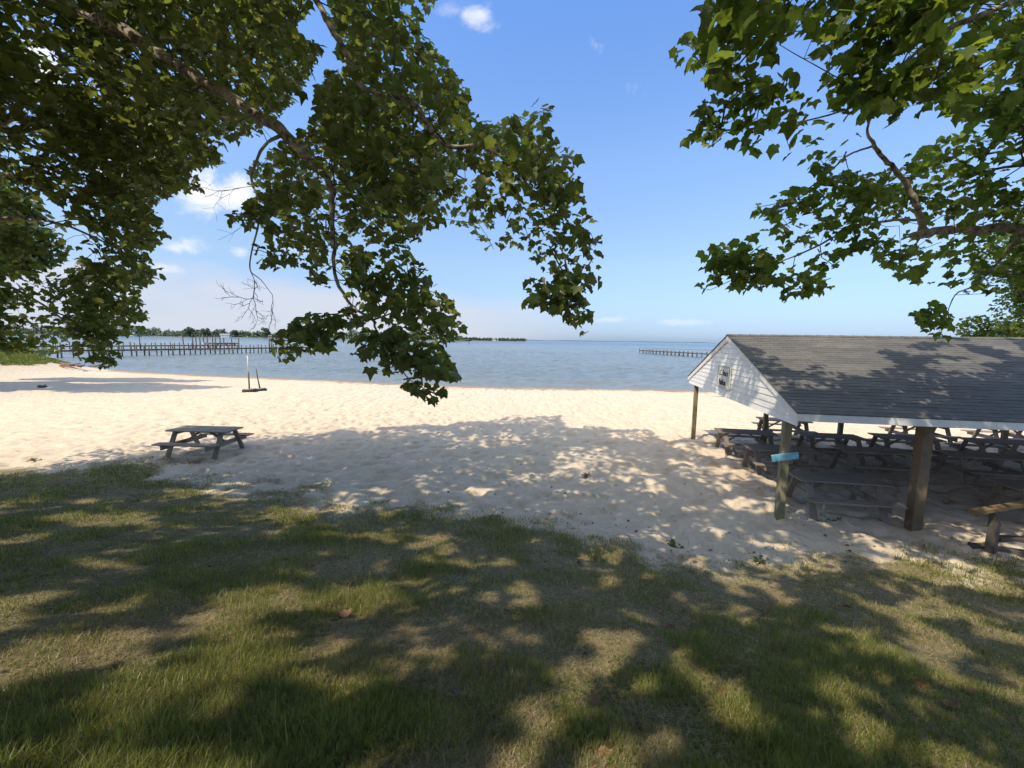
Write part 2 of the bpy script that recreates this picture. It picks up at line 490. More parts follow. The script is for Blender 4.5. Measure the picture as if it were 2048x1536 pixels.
# ------------------------------------------------------------------ pavilion
TH = -.1721
P0 = np.array([5.941, 8.678, 0.])
EX = np.array([math.cos(TH), math.sin(TH), 0]); EY = np.array([-math.sin(TH), math.cos(TH), 0])
def pav(u, v, z=0.): return P0 + u * EX + v * EY + np.array([0, 0, z])
W, BAY, ZE, OE, OG, RISE = 7.283, 2.5655, 2.447, .7445, .155, 1.606
NB = 5
ULEN = NB * BAY + .4
def shingle_material():
    m, t, bs, out = material('grey_shingles')
    co = t.node('ShaderNodeTexCoord').outputs['Object']
    sep = t.node('ShaderNodeSeparateXYZ'); t.l.new(co, sep.inputs[0])
    cm = t.node('ShaderNodeCombineXYZ'); t.l.new(sep.outputs[0], cm.inputs[0]); t.l.new(sep.outputs[1], cm.inputs[1])
    br = t.node('ShaderNodeTexBrick'); t.l.new(cm.outputs[0], br.inputs['Vector'])
    br.inputs['Scale'].default_value = 1.; br.inputs['Brick Width'].default_value = .31; br.inputs['Row Height'].default_value = .1368
    br.inputs['Mortar Size'].default_value = .004; br.inputs['Mortar'].default_value = (.02, .02, .02, 1)
    br.inputs['Color1'].default_value = (.095, .092, .088, 1); br.inputs['Color2'].default_value = (.145, .138, .128, 1)
    br.inputs['Bias'].default_value = 0.
    n = t.noise(co, 60., 3, .7); n2 = t.noise(t.scaled(co, (.35, 1.6, 1)), 1.4, 4)
    c = t.mix(t.mrange(n, .3, .7, 0, .5), br.outputs[0], (.085, .085, .085))
    c = t.mix(t.mrange(n2, .45, .7, 0, .35), c, (.23, .215, .19))
    t.l.new(c, bs.inputs['Base Color']); bs.inputs['Roughness'].default_value = .9
    bump(t, bs, n, .4, .006)
    return m
def siding_material():
    m, t, bs, out = material('white_siding')
    co = t.node('ShaderNodeTexCoord').outputs['Object']
    n = t.noise(co, 3., 5, .6)
    t.l.new(t.ramp(n, [(.3, (.70, .69, .66)), (.65, (.80, .79, .76))]), bs.inputs['Base Color'])
    bs.inputs['Roughness'].default_value = .5
    return m
def pavilion():
    p = empty('picnic_pavilion', P0, TH, 'open picnic pavilion with grey shingle gable roof and white siding on the sand', 'pavilion')
    half = W / 2 + OE
    mid = W / 2
    u0, u1 = -OG, ULEN
    slope = RISE / half
    NC = 32
    for side in (-1, 1):
        r = MB()
        for k in range(NC):
            a, b = k / NC, (k + 1) / NC                                # a: eave end, b: ridge end
            va, vb = mid + side * half * (1 - a), mid + side * half * (1 - b)
            za, zb = ZE + RISE * a, ZE + RISE * b
            th = .011
            # a lapped strip: its lower edge stands th above the course below
            vs = []
            for u in (u0 - .02, u1):
                vs += [(u, va, za + th), (u, vb, zb + .001), (u, vb, zb - .02), (u, va, za - .012)]
            r.add(vs, [(0, 1, 5, 4), (3, 7, 6, 2), (0, 4, 7, 3), (1, 2, 6, 5), (0, 3, 2, 1), (4, 5, 6, 7)])
        o = r.build('roof', M['shingle'], p)
        d = MB()                                                         # boards under the shingles
        ve = mid + side * (half - .03)
        d.add([(u0 + .03, ve, ZE - .04 + .01), (u1 - .03, ve, ZE - .04 + .01), (u1 - .03, mid, ZE + RISE - .035), (u0 + .03, mid, ZE + RISE - .035),
               (u0 + .03, ve, ZE - .065 + .01), (u1 - .03, ve, ZE - .065 + .01), (u1 - .03, mid, ZE + RISE - .06), (u0 + .03, mid, ZE + RISE - .06)],
              [(0, 1, 2, 3), (4, 5, 6, 7), (0, 1, 5, 4), (1, 2, 6, 5), (2, 3, 7, 6), (3, 0, 4, 7)])
        d.build('roof_boards', M['rafter'], o)
        f = MB()
        y = mid + side * half
        f.box((u0, min(y, y - side * .03), ZE - .155), (u1, max(y, y - side * .03), ZE - .014), None, .003)
        f.build('fascia', M['trim'], p)
        # rake boards on both gable ends
        for ue in (u0, u1 - .035):
            q = MB()
            zt = -.014
            y0, y1 = mid + side * (half - .032), mid + side * .0
            q.add([(ue, y0, ZE + zt), (ue, y1, ZE + RISE + zt - .01), (ue, y1, ZE + RISE + zt - .165), (ue, y0, ZE + zt - .14),
                   (ue + .03, y0, ZE + zt), (ue + .03, y1, ZE + RISE + zt - .01), (ue + .03, y1, ZE + RISE + zt - .165), (ue + .03, y0, ZE + zt - .14)],
                  [(0, 1, 2, 3), (4, 5, 6, 7), (0, 1, 5, 4), (1, 2, 6, 5), (2, 3, 7, 6), (3, 0, 4, 7)])
            q.build('rake_board', M['trim'], p)
    rc = MB()
    n = int((u1 - u0) / .3)
    for k in range(n):
        a = u0 - .02 + k * .3
        for s in (-1, 1):
            rc.add([(a, mid, ZE + RISE + .022), (a + .33, mid, ZE + RISE + .012), (a + .33, mid + s * .14, ZE + RISE - .14 * slope + .018), (a, mid + s * .14, ZE + RISE - .14 * slope + .026),
                    (a, mid, ZE + RISE + .004), (a + .33, mid, ZE + RISE + .004), (a + .33, mid + s * .14, ZE + RISE - .14 * slope + .004), (a, mid + s * .14, ZE + RISE - .14 * slope + .004)],
                   [(0, 1, 2, 3), (4, 5, 6, 7), (0, 1, 5, 4), (1, 2, 6, 5), (2, 3, 7, 6), (3, 0, 4, 7)])
    rc.build('ridge_cap', M['shingle'], p)
    # lapped siding in the gable ends
    for ue, d in ((u0 + .045, -1), (u1 - .06, 1)):
        g = MB()
        z = ZE - .27
        zb = z
        C = .148
        while z < ZE + RISE - .1:
            z2 = min(z + C, ZE + RISE - .06)
            def hw(zz): return max(.02, min(half - .10, (ZE + RISE - .06 - zz) / slope))
            wl, wh = hw(z), hw(z2)
            ua = ue + d * .016                                          # lower edge stands out
            g.add([(ua, mid - wl, z), (ua, mid + wl, z), (ue, mid + wh, z2 + .004), (ue, mid - wh, z2 + .004),
                   (ue - d * .014, mid - wl, z), (ue - d * .014, mid + wl, z), (ue - d * .014, mid + wh, z2 + .004), (ue - d * .014, mid - wh, z2 + .004)],
                  [(0, 1, 2, 3), (4, 5, 6, 7), (0, 1, 5, 4), (1, 2, 6, 5), (2, 3, 7, 6), (3, 0, 4, 7)])
            z = z2
        g.build('gable_siding', M['siding'], p)
    # header beams, posts, rafters
    for v in (0., W):
        b = MB()
        zt = ZE + RISE * (OE / half) - .03
        b.box((-.05, v - .06, zt - .30), (ULEN - .12, v + .06, zt - .055), None, .005)
        b.build('header_beam', M['rafter'], p)
        for k in range(NB + 1):
            u = k * BAY
            big = (v == 0 and k == 1)
            w = .115 if big else .078
            if v > 0: w = .07
            q = MB(); q.box((u - w * (.85 if big else 1), v - w, -.5), (u + w * (.85 if big else 1), v + w, zt - .31), None, .012)
            o = q.build('post', M['thick_post'] if big else M['post'], p)
            if big: o['label'] = 'thicker brown post'
    for k in range(int(ULEN / .61)):
        u = .05 + k * .61
        for s in (-1, 1):
            q = MB()
            y0 = mid + s * (half - .06); z0 = ZE + RISE * (.06 / half) - .13
            q.beam((u, y0, z0), (u, mid, z0 + RISE - .03), .04, .12)
            q.build('rafter', M['rafter'], p)
    for k in range(1, NB):
        q = MB(); q.box((k * BAY + .08, .07, ZE - .02), (k * BAY + .12, W - .07, ZE + .12), None, .004); q.build('tie_beam', M['rafter'], p)
    return p
M['shingle'] = shingle_material(); M['siding'] = siding_material()
pavilion()

# sign on the gable
def text_mesh(body, size, name, mat, parent, loc, rot, extr=.004, xs=1., font_bold=False):
    cu = bpy.data.curves.new(name, 'FONT'); cu.body = body; cu.size = size; cu.extrude = extr
    cu.align_x = 'CENTER'; cu.align_y = 'CENTER'; cu.offset = .006 if font_bold else 0.
    o = bpy.data.objects.new(name, cu); COL.objects.link(o)
    dg = bpy.context.evaluated_depsgraph_get()
    me = bpy.data.meshes.new_from_object(o.evaluated_get(dg))
    bpy.data.objects.remove(o)
    o = link(name, me, mat, parent)
    o.location = loc; o.rotation_euler = rot; o.scale = (xs, 1, 1)
    return o
def sign():
    c = pav(-OG + .016, 3.72, ZE + .33)
    s = empty('sign', c, TH, 'pale square notice sign with dark lettering fixed to the white gable siding', 'sign')
    M['sign'] = plain('faded_sign_board', (.60, .61, .55), .6, .1, 4)
    b = MB()
    w, h, r = .55, .345, .06
    poly = []
    for cx, cy, a0 in ((w - r, h - r, 0), (-w + r, h - r, 90), (-w + r, -h + r, 180), (w - r, -h + r, 270)):
        for k in range(4):
            a = math.radians(a0 + 30 * k); poly.append((cx + r * math.cos(a), cy + r * math.sin(a)))
    b.prism(poly, 0, -.03, .0); b.build('board', M['sign'], s)
    f = MB()
    for lo, hi in (((-.036, -w + .05, -h + .02), (-.0305, w - .05, -h + .045)), ((-.036, -w + .05, h - .045), (-.0305, w - .05, h - .02)),
                   ((-.036, -w + .02, -h + .05), (-.0305, -w + .045, h - .05)), ((-.036, w - .045, -h + .05), (-.0305, w - .02, h - .05))):
        f.box(lo, hi)
    M['sign_border'] = plain('green_border', (.34, .36, .28), .6, .1, 6)
    f.build('border', M['sign_border'], s)
    rot = (PI / 2, 0, -PI / 2)
    text_mesh('L.C. Beach', .25, 'lettering', M['black_paint'], s, (-.0345, .03, .12), rot, font_bold=False, xs=.76)
    text_mesh('Pavilion', .24, 'lettering', M['black_paint'], s, (-.0345, .08, -.17), rot, font_bold=True, xs=.8)
sign()

def blue_board():
    m, t, bs, out = material('worn_blue_paint')
    co = t.node('ShaderNodeTexCoord').outputs['Object']
    n = t.noise(t.scaled(co, (4, 1, 14)), 2.2, 5, .7); n2 = t.noise(co, 9., 4)
    c = t.ramp(n2, [(.35, (.13, .38, .50)), (.65, (.25, .52, .62))])
    c = t.mix(t.mrange(n, .55, .68, 0, .75), c, (.42, .40, .33))
    t.l.new(c, bs.inputs['Base Color']); bs.inputs['Roughness'].default_value = .8
    M['blue'] = m
    c = pav(-.035, -.098, 1.39)
    o = empty('board', c, TH - .12, 'short weathered light blue board nailed aslant across the corner post of the pavilion', 'board')
    b = MB(); b.beam((-.25, 0, -.062), (.25, 0, .062), .026, .15); b.build('plank', m, o)
    for x in (-.03, .03):
        n = MB(); n.tube([(x, -.012, x * .18), (x, -.017, x * .18)], .006, 6); n.build('nail', M['tyre'], o)
blue_board()

INSIDE, OUT = 'picnic tables under the pavilion roof', 'picnic tables on the open sand behind the pavilion'
spots = [
    (1.48, .78, .02, 'grey picnic table under the roof nearest the post with the blue board', INSIDE),
    (5.95, 1.15, -.02, 'grey picnic table in deep shade just right of the thick brown post', INSIDE),
    (1.42, 3.45, .0, 'grey picnic table with its left bench end in sun, directly behind the blue board', INSIDE),
    (4.10, 3.85, .03, 'grey picnic table in middle row, seen left of the thick brown post', INSIDE),
    (6.95, 3.95, -.01, 'dark picnic table in middle row, seen right of the thick brown post', INSIDE),
    (1.28, 5.68, .0, 'back row picnic table with sunlit left end, beside the far corner post', INSIDE),
    (3.95, 5.70, .02, 'grey picnic table in the back row, seen between the blue-board post and thick post', INSIDE),
    (6.45, 6.10, -.05, 'dark picnic table in the back row, partly hidden behind the thick brown post', INSIDE),
    (9.15, 6.12, -.03, 'dark picnic table in the back row at the right edge of the photo', INSIDE),
    (3.75, 8.55, -.06, 'grey picnic table on sunlit sand behind the post with the blue board', OUT),
    (8.80, 8.85, -.02, 'grey picnic table on sunlit sand seen behind the thick brown post', OUT),
    (11.85, 9.0, .03, 'brown picnic table on sunlit sand, rightmost beyond the pavilion', OUT),
]
for u, v, a, lab, grp in spots:
    q = pav(u, v)
    zz = float(ground_base(q[0], q[1]))
    picnic_table('picnic_table', (q[0], q[1], zz + .0), TH + a, lab, grp)
q = (-9.93, 13.02)
picnic_table('picnic_table', (q[0], q[1], float(ground_base(*q)) + .01), -.05, 'lone weathered grey picnic table on open sand at the edge of tree shade', None).scale = (1.08, 1.08, 1.05)

# ------------------------------------------------------------------ volleyball poles standing in tyres, debris
def net_post(px, py, zt, label, mats, lean):
    x, y, z = hit(px, py)
    o = empty('net_post', (x, y, z), random.uniform(0, 3), label, 'net post', 'posts standing in filled tyres on the sand')
    b = MB(); b.tube([(0, 0, -.03), (0, 0, .02), (0, 0, .14), (0, 0, .2)], [.40, .46, .46, .37], 24); b.build('tyre', M['tyre'], o)
    c = MB(); c.tube([(0, 0, .1), (0, 0, .208)], [.3, .28], 20); c.build('concrete_fill', M['concrete'], o)
    h0 = zt * .55
    s = MB(); s.tube([(0, 0, .2), (lean * h0, 0, h0)], [.05, .046], 10); s.build('pole', mats[0], o)
    s = MB(); s.tube([(lean * h0, 0, h0 - .02), (lean * zt, 0, zt)], [.05, .04] if mats[1] != mats[0] else [.04, .035], 10); s.build('pole_sleeve', mats[1], o)
net_post(499, 784, 2.62, 'taller post with white upper sleeve standing in a dark tyre on the beach', (M['pile'], M['pipe']), .02)
net_post(520, 782, 1.65, 'shorter thin dark leaning post standing in a tyre on the beach', (M['pile'], M['pile']), -.12)

def wood_pile(name, px, py, n, L, r, label, cat, mat, spread):
    x, y, z = hit(px, py)
    o = empty(name, (x, y, z), 0, label, cat)
    for k in range(n):
        m = MB()
        a = random.uniform(0, PI); l = L * random.uniform(.4, 1); cx, cy = random.gauss(0, spread), random.gauss(0, spread * .6)
        zz = r + random.uniform(0, r * 2.2)
        pts = [(cx + math.cos(a) * l * q + random.gauss(0, .04), cy + math.sin(a) * l * q * .6 + random.gauss(0, .04), max(.01, zz + random.gauss(0, r * .5))) for q in (-.5, -.2, .1, .5)]
        m.tube(pts, [r * f * random.uniform(.5, 1) for f in (.7, 1, .9, .4)], 7)
        m.build('branch', mat, o)
wood_pile('driftwood_pile', 146, 737, 9, 2.2, .16, 'heap of brown driftwood at the water edge by the grassy bank', 'driftwood', M['drift'], .8)
wood_pile('brush_pile', 1492, 797, 14, 1.8, .035, 'low heap of reddish brown brush on sand behind the gable', 'brush', plain('red_brush', (.20, .085, .05), .9, .2, 6), .7)
wood_pile('driftwood_log', 84, 778, 3, 1.0, .09, 'small dark piece of driftwood lying in shade on the left beach', 'driftwood', M['pile'], .12)

# ------------------------------------------------------------------ rail and timbers at the right edge
def rail():
    o = empty('wooden_rail', (0, 0, 0), 0, 'low brown wooden rail on short posts at the right edge', 'rail')
    ax, ay, az = hit(1988, 1099)
    a = np.array([8.30, 7.05, .86]); b = np.array([11.3, 7.75, .98])
    o.location = (ax, ay, az)
    off = np.array([ax, ay, az])
    m = MB(); m.beam(a - off, b - off, .12, .075); m.build('rail_board', M['rail'], o)
    d = (b - a) / np.linalg.norm(b - a)
    for t in (.58, 2.6):
        c = a + d * t
        g = float(ground_base(c[0], c[1]))
        w = .062
        m = MB()
        zt = c[2] - .06 - g
        vs = [(-w, -w, -.2), (w, -w, -.2), (w, w, -.2), (-w, w, -.2), (-w, -w, zt - .10), (w, -w, zt - .22), (w, w, zt - .02), (-w, w, zt)]
        m.add(vs, [(0, 1, 2, 3), (4, 5, 6, 7), (0, 1, 5, 4), (1, 2, 6, 5), (2, 3, 7, 6), (3, 0, 4, 7)])
        q = m.build('post', M['pile'], o)
        q.location = (c[0] - ax, c[1] - ay, g - az); q.rotation_euler = (0, 0, .35)
rail()
for k, (px, py, rz, L, lab) in enumerate(((2046, 1112, -.35, 1.5, 'dark old timber lying on sand beside the short rail post'),
                                         (2085, 1090, -.1, 1.6, 'old timber lying behind another, at the right edge'))):
    x, y, z = hit(px, py)
    o = empty('timber', (x, y, z), rz, lab, 'timber', 'old timbers on the sand')
    m = MB(); m.box((-L / 2, -.07, -.03), (L / 2, .07, .11), None, .01); m.build('beam', M['pile'], o)

# ------------------------------------------------------------------ piers
def pier(name, A, B, nb, width, zdeck, label, extra=.75, rail_=False, lower=True):
    A, B = Vector((*A, 0)), Vector((*B, 0))
    d = B - A; L = d.length
    o = empty(name, (A.x, A.y, WATER), math.atan2(d.y, d.x), label, 'pier')
    m = MB(); n = int(L / .3)
    for k in range(n): m.box((k * L / n + .01, -width / 2, zdeck - .05), ((k + 1) * L / n - .01, width / 2, zdeck))
    m.build('deck', M['deck'], o)
    for s in (-1, 1):
        m = MB(); m.box((0, s * (width / 2 - .12) - .06, zdeck - .32), (L, s * (width / 2 - .12) + .06, zdeck - .052)); m.build('stringer', M['pile'], o)
    for k in range(nb + 1):
        x = L * k / nb
        for s in (-1, 1):
            r = random.uniform(.12, .155)
            h = zdeck + (extra + random.uniform(-.25, .2) if (k + (s > 0)) % 1 == 0 else .1)
            lx, ly = random.gauss(0, .05), random.gauss(0, .04)
            m = MB(); m.tube([(x, s * (width / 2 + .1), -2.), (x + lx, s * (width / 2 + .1) + ly, h)], [r * 1.05, r * .9], 8)
            m.build('pile', M['pile'], o)
    if rail_:
        m = MB()
        m.box((0, -width / 2 - .06, zdeck + .95), (L, -width / 2 + .06, zdeck + 1.03)); m.box((0, width / 2 - .06, zdeck + .95), (L, width / 2 + .06, zdeck + 1.03))
        m.build('handrail', M['deck'], o)
    return o
pA, pB = at_z(76, 716.5, WATER), at_z(622, 703, WATER)
nearA = pA[:2] - (pB[:2] - pA[:2]) * .22
pier('pier', nearA, pB[:2], 32, 1.5, 1.45, 'long wooden pier on many piles running out from the left shore', .85)
pC, pD = np.array([-116., 92.]), np.array([-97.5, 145.])
pier('pier', pC, pD, 22, 1.6, 1.5, 'second wooden pier behind the first with boat-lift poles at its end', .8)
pE, pF = at_z(1283, 706.5, WATER), at_z(1412, 715, WATER)
pier('pier', pF[:2] + (pF[:2] - pE[:2]) * 1.2, pE[:2], 36, 1.8, 1.3, 'pale pier with handrails far out on the right beyond the pavilion gable', .55, True)
for k, px in enumerate((367, 386, 393, 401, 409, 416, 426, 441)):
    q = at_y(px, 690, 140 + (k % 3) * 2.5)
    o = empty('mooring_pile', (q[0], q[1], WATER), 0, 'tall dark mooring pile in a cluster by the second pier', 'mooring pile', 'tall mooring piles by the second pier')
    m = MB(); m.tube([(0, 0, -2), (random.gauss(-.15, .1), random.gauss(0, .1), 5.0 + random.uniform(-.35, .3))], [.2, .16], 8); m.build('shaft', M['pile'], o)
    m = MB(); m.tube([(-.1, 0, 4.2), (-.1, 0, 4.45)], .19, 8); m.build('band', M['tyre'], o)
for k, px in enumerate((538.5, 543)):
    q = at_y(px, 690, 121 + 2 * k)
    o = empty('mooring_pile', (q[0], q[1], WATER), 0, ['pale thick mooring pile with white cap beside the long pier, left of a pair', 'pale thick mooring pile with white cap beside the long pier, right of a pair'][k], 'mooring pile', 'white capped piles by the long pier')
    m = MB(); m.tube([(0, 0, -2), (.05, 0, 4.7)], [.24, .2], 8); m.build('shaft', M['deck'], o)
    m = MB(); m.tube([(.05, 0, 4.7), (.05, 0, 4.95)], [.24, .08], 8); m.build('cap', M['pipe'], o)
q = at_y(280, 690, 112)
o = empty('dock_lamp', (q[0], q[1], WATER + 1.4), 0, 'T-shaped lamp post standing on the second pier', 'lamp post')
m = MB(); m.tube([(0, 0, -1), (0, 0, 2.6)], .11, 8); m.build('post', M['pile'], o)
m = MB(); m.box((-.6, -.15, 2.6), (.6, .15, 2.85), None, .03); m.build('lamp_head', M['tyre'], o)
q = at_y(448, 692, 142)
o = empty('boat_lift', (q[0], q[1], WATER + 1.25), 1.25, 'brown boat lift cradle with beams at the end of the second pier', 'boat lift')
for x in (-4, -1.2, 1.6, 4.2):
    m = MB(); m.tube([(x, -1.6, -3), (x, -1.6, 2.6)], .17, 8); m.build('pile', M['pile'], o)
m = MB(); m.box((-4.6, -1.3, .55), (4.6, -1.05, .9)); m.box((-4.6, 1.05, .55), (4.6, 1.3, .9)); m.build('beam', M['drift'], o)
m = MB()
for x in (-3, 0, 3): m.box((x - .15, -1.5, .3), (x + .15, 1.5, .54))
m.build('cross_beam', M['drift'], o)
q = at_y(410, 686, 139)
o = empty('dock_box', (q[0], q[1], WATER + 1.5), .9, 'small white dock box on the second pier', 'dock box')
m = MB(); m.box((-.6, -.35, 0), (.6, .35, .75), None, .04); m.build('box', M['pipe'], o)
m = MB(); m.box((-.64, -.39, .755), (.64, .39, .86), None, .03); m.build('lid', M['pipe'], o)
# channel marker
q = at_z(938, 688, WATER)
o = empty('channel_marker', (q[0], q[1], WATER), 0, 'lone dark channel marker standing far out in open water', 'channel marker')
m = MB(); m.tube([(0, 0, -2), (0, 0, 3.4)], .3, 8); m.build('pile', M['pile'], o)
m = MB(); m.prism([(-.7, 2.6), (.7, 2.6), (.7, 3.9), (-.7, 3.9)], 1, -.42, -.34); m.build('dayboard', M['tyre'], o)

# ------------------------------------------------------------------ leaf geometry
LEAF = np.array([(0, 0, 0), (.2, -.1, .03), (.48, .06, .04), (.45, .26, .08), (.60, .50, -.03), (.39, .58, .05), (.22, .74, .03), (0, 1.0, -.14),
                 (-.22, .74, .03), (-.39, .58, .05), (-.60, .50, -.03), (-.45, .26, .08), (-.48, .06, .04), (-.2, -.1, .03), (0, .36, -.04)])
LEAF_T = np.array([(14, k, (k + 1) % 14) for k in range(14)])
LEAF_S = np.array([(0, 0, 0), (.42, .02, .03), (.5, .5, -.02), (.2, .62, 0), (0, 1, -.06), (-.2, .62, 0), (-.5, .5, -.02), (-.42, .02, .03)])
LEAF_ST = np.array([(0, 1, 2), (0, 2, 3), (0, 3, 4), (0, 4, 5), (0, 5, 6), (0, 6, 7)])
def frames(n, droop=.5, spread=.75, wind=(0, 0, 0)):
    """random leaf frames: tip direction hangs outwards and down, blade faces up with a wide scatter"""
    nz = np.stack([RNG.normal(0, spread, n), RNG.normal(0, spread, n), np.ones(n)], 1)
    nz /= np.linalg.norm(nz, axis=1, keepdims=True)
    a = RNG.uniform(0, 2 * PI, n)
    t = np.stack([np.cos(a), np.sin(a), -RNG.uniform(0, 2 * droop, n)], 1) + np.array(wind)
    t -= nz * np.sum(t * nz, 1, keepdims=True)
    t /= np.linalg.norm(t, axis=1, keepdims=True)
    s = np.cross(t, nz)
    return s, t, nz
def leaves_mesh(name, P, size, mat, parent, palette, simple=False, droop=.5, spread=.75, wind=(0, 0, 0)):
    n = len(P)
    sh, tr = (LEAF_S, LEAF_ST) if simple else (LEAF, LEAF_T)
    s, t, nz = frames(n, droop, spread, wind)
    k = len(sh)
    fold = RNG.uniform(.2, 3.2, n)[:, None, None]
    L = np.broadcast_to(sh, (n, k, 3)).copy()
    L[:, :, 2:3] *= fold
    wid = RNG.uniform(.85, 1.1, n)[:, None]
    V = P[:, None, :] + size[:, None, None] * (L[:, :, 0:1] * wid[:, :, None] * s[:, None] + L[:, :, 1:2] * t[:, None] + L[:, :, 2:3] * nz[:, None])
    idx = np.arange(n)[:, None, None] * k + tr[None]
    pal = np.array(palette)
    w = RNG.dirichlet(np.full(len(pal), .7), n)
    col = (w @ pal) * RNG.uniform(.75, 1.25, (n, 1))
    return np_mesh(name, V.reshape(-1, 3), idx.reshape(-1, 3), np.full(n * len(tr), 3), mat, parent, col=np.repeat(col, k, 0))
def inside(px, py, poly):
    poly = np.asarray(poly, float)
    r = np.zeros(len(px), bool)
    x0, y0 = poly[-1]
    for x1, y1 in poly:
        c = ((y1 > py) != (y0 > py)) & (px < (x0 - x1) * (py - y1) / ((y0 - y1) + 1e-12) + x1)
        r ^= c; x0, y0 = x1, y1
    return r
def sample_poly(poly, n):
    poly = np.asarray(poly, float)
    lo, hi = poly.min(0), poly.max(0)
    out = np.zeros((0, 2))
    while len(out) < n:
        q = RNG.uniform(lo, hi, (n * 2, 2))
        out = np.concatenate([out, q[inside(q[:, 0], q[:, 1], poly)]])
    return out[:n]

# outlines of the hanging boughs as seen in the photograph: (outline, depth, depth spread, twigs, leaf size)
A_REGIONS = [
    ([(-260, 170), (120, 170), (250, 215), (345, 240), (450, 318), (432, 332), (350, 345), (418, 384), (330, 392), (300, 420), (326, 472), (280, 500), (316, 556), (270, 560), (292, 634), (250, 668), (215, 655),
      (240, 700), (225, 730), (190, 715), (110, 690), (60, 697), (0, 695), (-260, 730)], 9.0, 1.6, 2200, .155),
    ([(-260, 480), (0, 470), (150, 500), (262, 560), (250, 655), (215, 700), (110, 690), (0, 695), (-260, 720)], 8.7, 1.0, 420, .15),
    ([(-260, -160), (600, -160), (618, 10), (580, 60), (640, 90), (600, 180), (540, 240), (520, 262), (440, 285), (330, 240), (120, 175), (-260, 175)], 7.6, 2.2, 720, .14),
    ([(640, -120), (860, -120), (868, 10), (845, 60), (882, 110), (905, 150), (940, 190), (945, 225), (985, 255), (1010, 240), (1048, 230), (1075, 190), (1092, 215), (1095, 258), (1130, 300), (1157, 325),
      (1148, 372), (1095, 375), (1060, 330), (1000, 340), (930, 330), (860, 420), (760, 420), (690, 330), (640, 260), (640, 180), (690, 120), (660, 40)], 5.3, 1.2, 310, .135),
    ([(505, 330), (560, 300), (640, 255), (760, 320), (880, 330), (960, 380), (990, 500), (965, 495), (955, 470), (880, 440), (830, 470), (790, 500), (700, 480), (630, 535), (585, 520), (565, 470), (470, 440),
      (500, 415)], 5.8, 1.0, 175, .13),
    ([(960, 330), (1060, 330), (1150, 385), (1190, 470), (1194, 545), (1150, 585), (1110, 560), (1055, 560), (1065, 520), (1010, 490), (985, 470), (960, 400)], 5.0, .7, 105, .13),
    ([(1070, 570), (1150, 555), (1172, 640), (1165, 672), (1130, 630), (1060, 605)], 4.8, .25, 26, .13),
    ([(620, 545), (660, 500), (790, 500), (850, 545), (880, 600), (890, 580), (920, 650), (870, 690), (915, 735), (928, 748), (880, 752), (840, 712), (800, 690), (775, 650), (745, 600), (690, 590), (640, 580)],
     5.0, .6, 95, .125),
    ([(545, 665), (600, 640), (650, 630), (720, 610), (740, 640), (700, 655), (660, 690), (600, 700), (570, 722), (550, 690)], 4.9, .35, 34, .13),
    ([(712, 690), (740, 665), (790, 680), (830, 700), (870, 730), (930, 745), (880, 755), (820, 735), (760, 745), (715, 715)], 4.7, .3, 30, .13),
    ([(805, 758), (830, 762), (880, 775), (897, 797), (860, 800), (810, 780)], 4.5, .12, 9, .12),
    ([(462, 436), (480, 412), (520, 418), (516, 440), (470, 444)], 5.6, .15, 5, .13),
    ([(518, 490), (560, 488), (566, 535), (522, 540)], 5.5, .15, 7, .13),
]
R_REGIONS = [
    ([(1900, 160), (2350, 140), (2350, 330), (2048, 330), (1960, 300), (1890, 330), (1800, 345), (1850, 280), (1920, 240)], 5.6, 1.0, 230, .14),
    ([(1410, -120), (2350, -120), (2350, 170), (2048, 150), (1930, 200), (1840, 215), (1745, 200), (1660, 165), (1640, 75), (1590, 60), (1565, 120), (1500, 165), (1440, 168), (1402, 145), (1353, 112), (1420, 50)], 4.7, 1.1, 640, .15),
    ([(1425, 205), (1480, 165), (1600, 150), (1760, 180), (1800, 150), (1850, 150), (1775, 260), (1720, 300), (1640, 345), (1560, 330), (1500, 318), (1432, 326), (1440, 300), (1368, 266), (1420, 250), (1405, 232)], 5.0, .8, 200, .14),
    ([(1494, 412), (1560, 395), (1625, 370), (1700, 345), (1840, 345), (1870, 300), (1960, 240), (2048, 215), (2350, 215), (2350, 520), (2048, 560), (1990, 590), (1920, 575), (1860, 560), (1780, 545), (1768, 500),
      (1690, 500), (1600, 470), (1540, 440)], 6.2, .9, 560, .14),
    ([(1403, 592), (1424, 545), (1408, 515), (1480, 475), (1560, 460), (1640, 500), (1700, 510), (1660, 540), (1575, 560), (1500, 572), (1440, 572)], 5.8, .4, 85, .14),
    ([(1562, 592), (1600, 562), (1660, 548), (1655, 575), (1610, 590)], 5.7, .2, 12, .13),
    ([(1835, 632), (1875, 600), (1905, 615), (1900, 650), (1880, 682), (1862, 660)], 6.0, .2, 16, .13),
]
ALL_POLYS = [r[0] for r in A_REGIONS + R_REGIONS]
def allowed(P):
    """hidden crown leaves stay out of the open sky of the view"""
    px, py, w = project(P)
    vis = (w > .1) & (px > -60) & (px < 2108) & (py > -60) & (py < 1600)
    ok = ~vis
    for poly in ALL_POLYS[:5] + ALL_POLYS[len(A_REGIONS):len(A_REGIONS) + 2]:
        ok |= inside(px, py, poly)
    dist = np.linalg.norm(P - EYEP, axis=1)
    return ok & (dist > 2.4) & (~vis | (dist > 10.5))

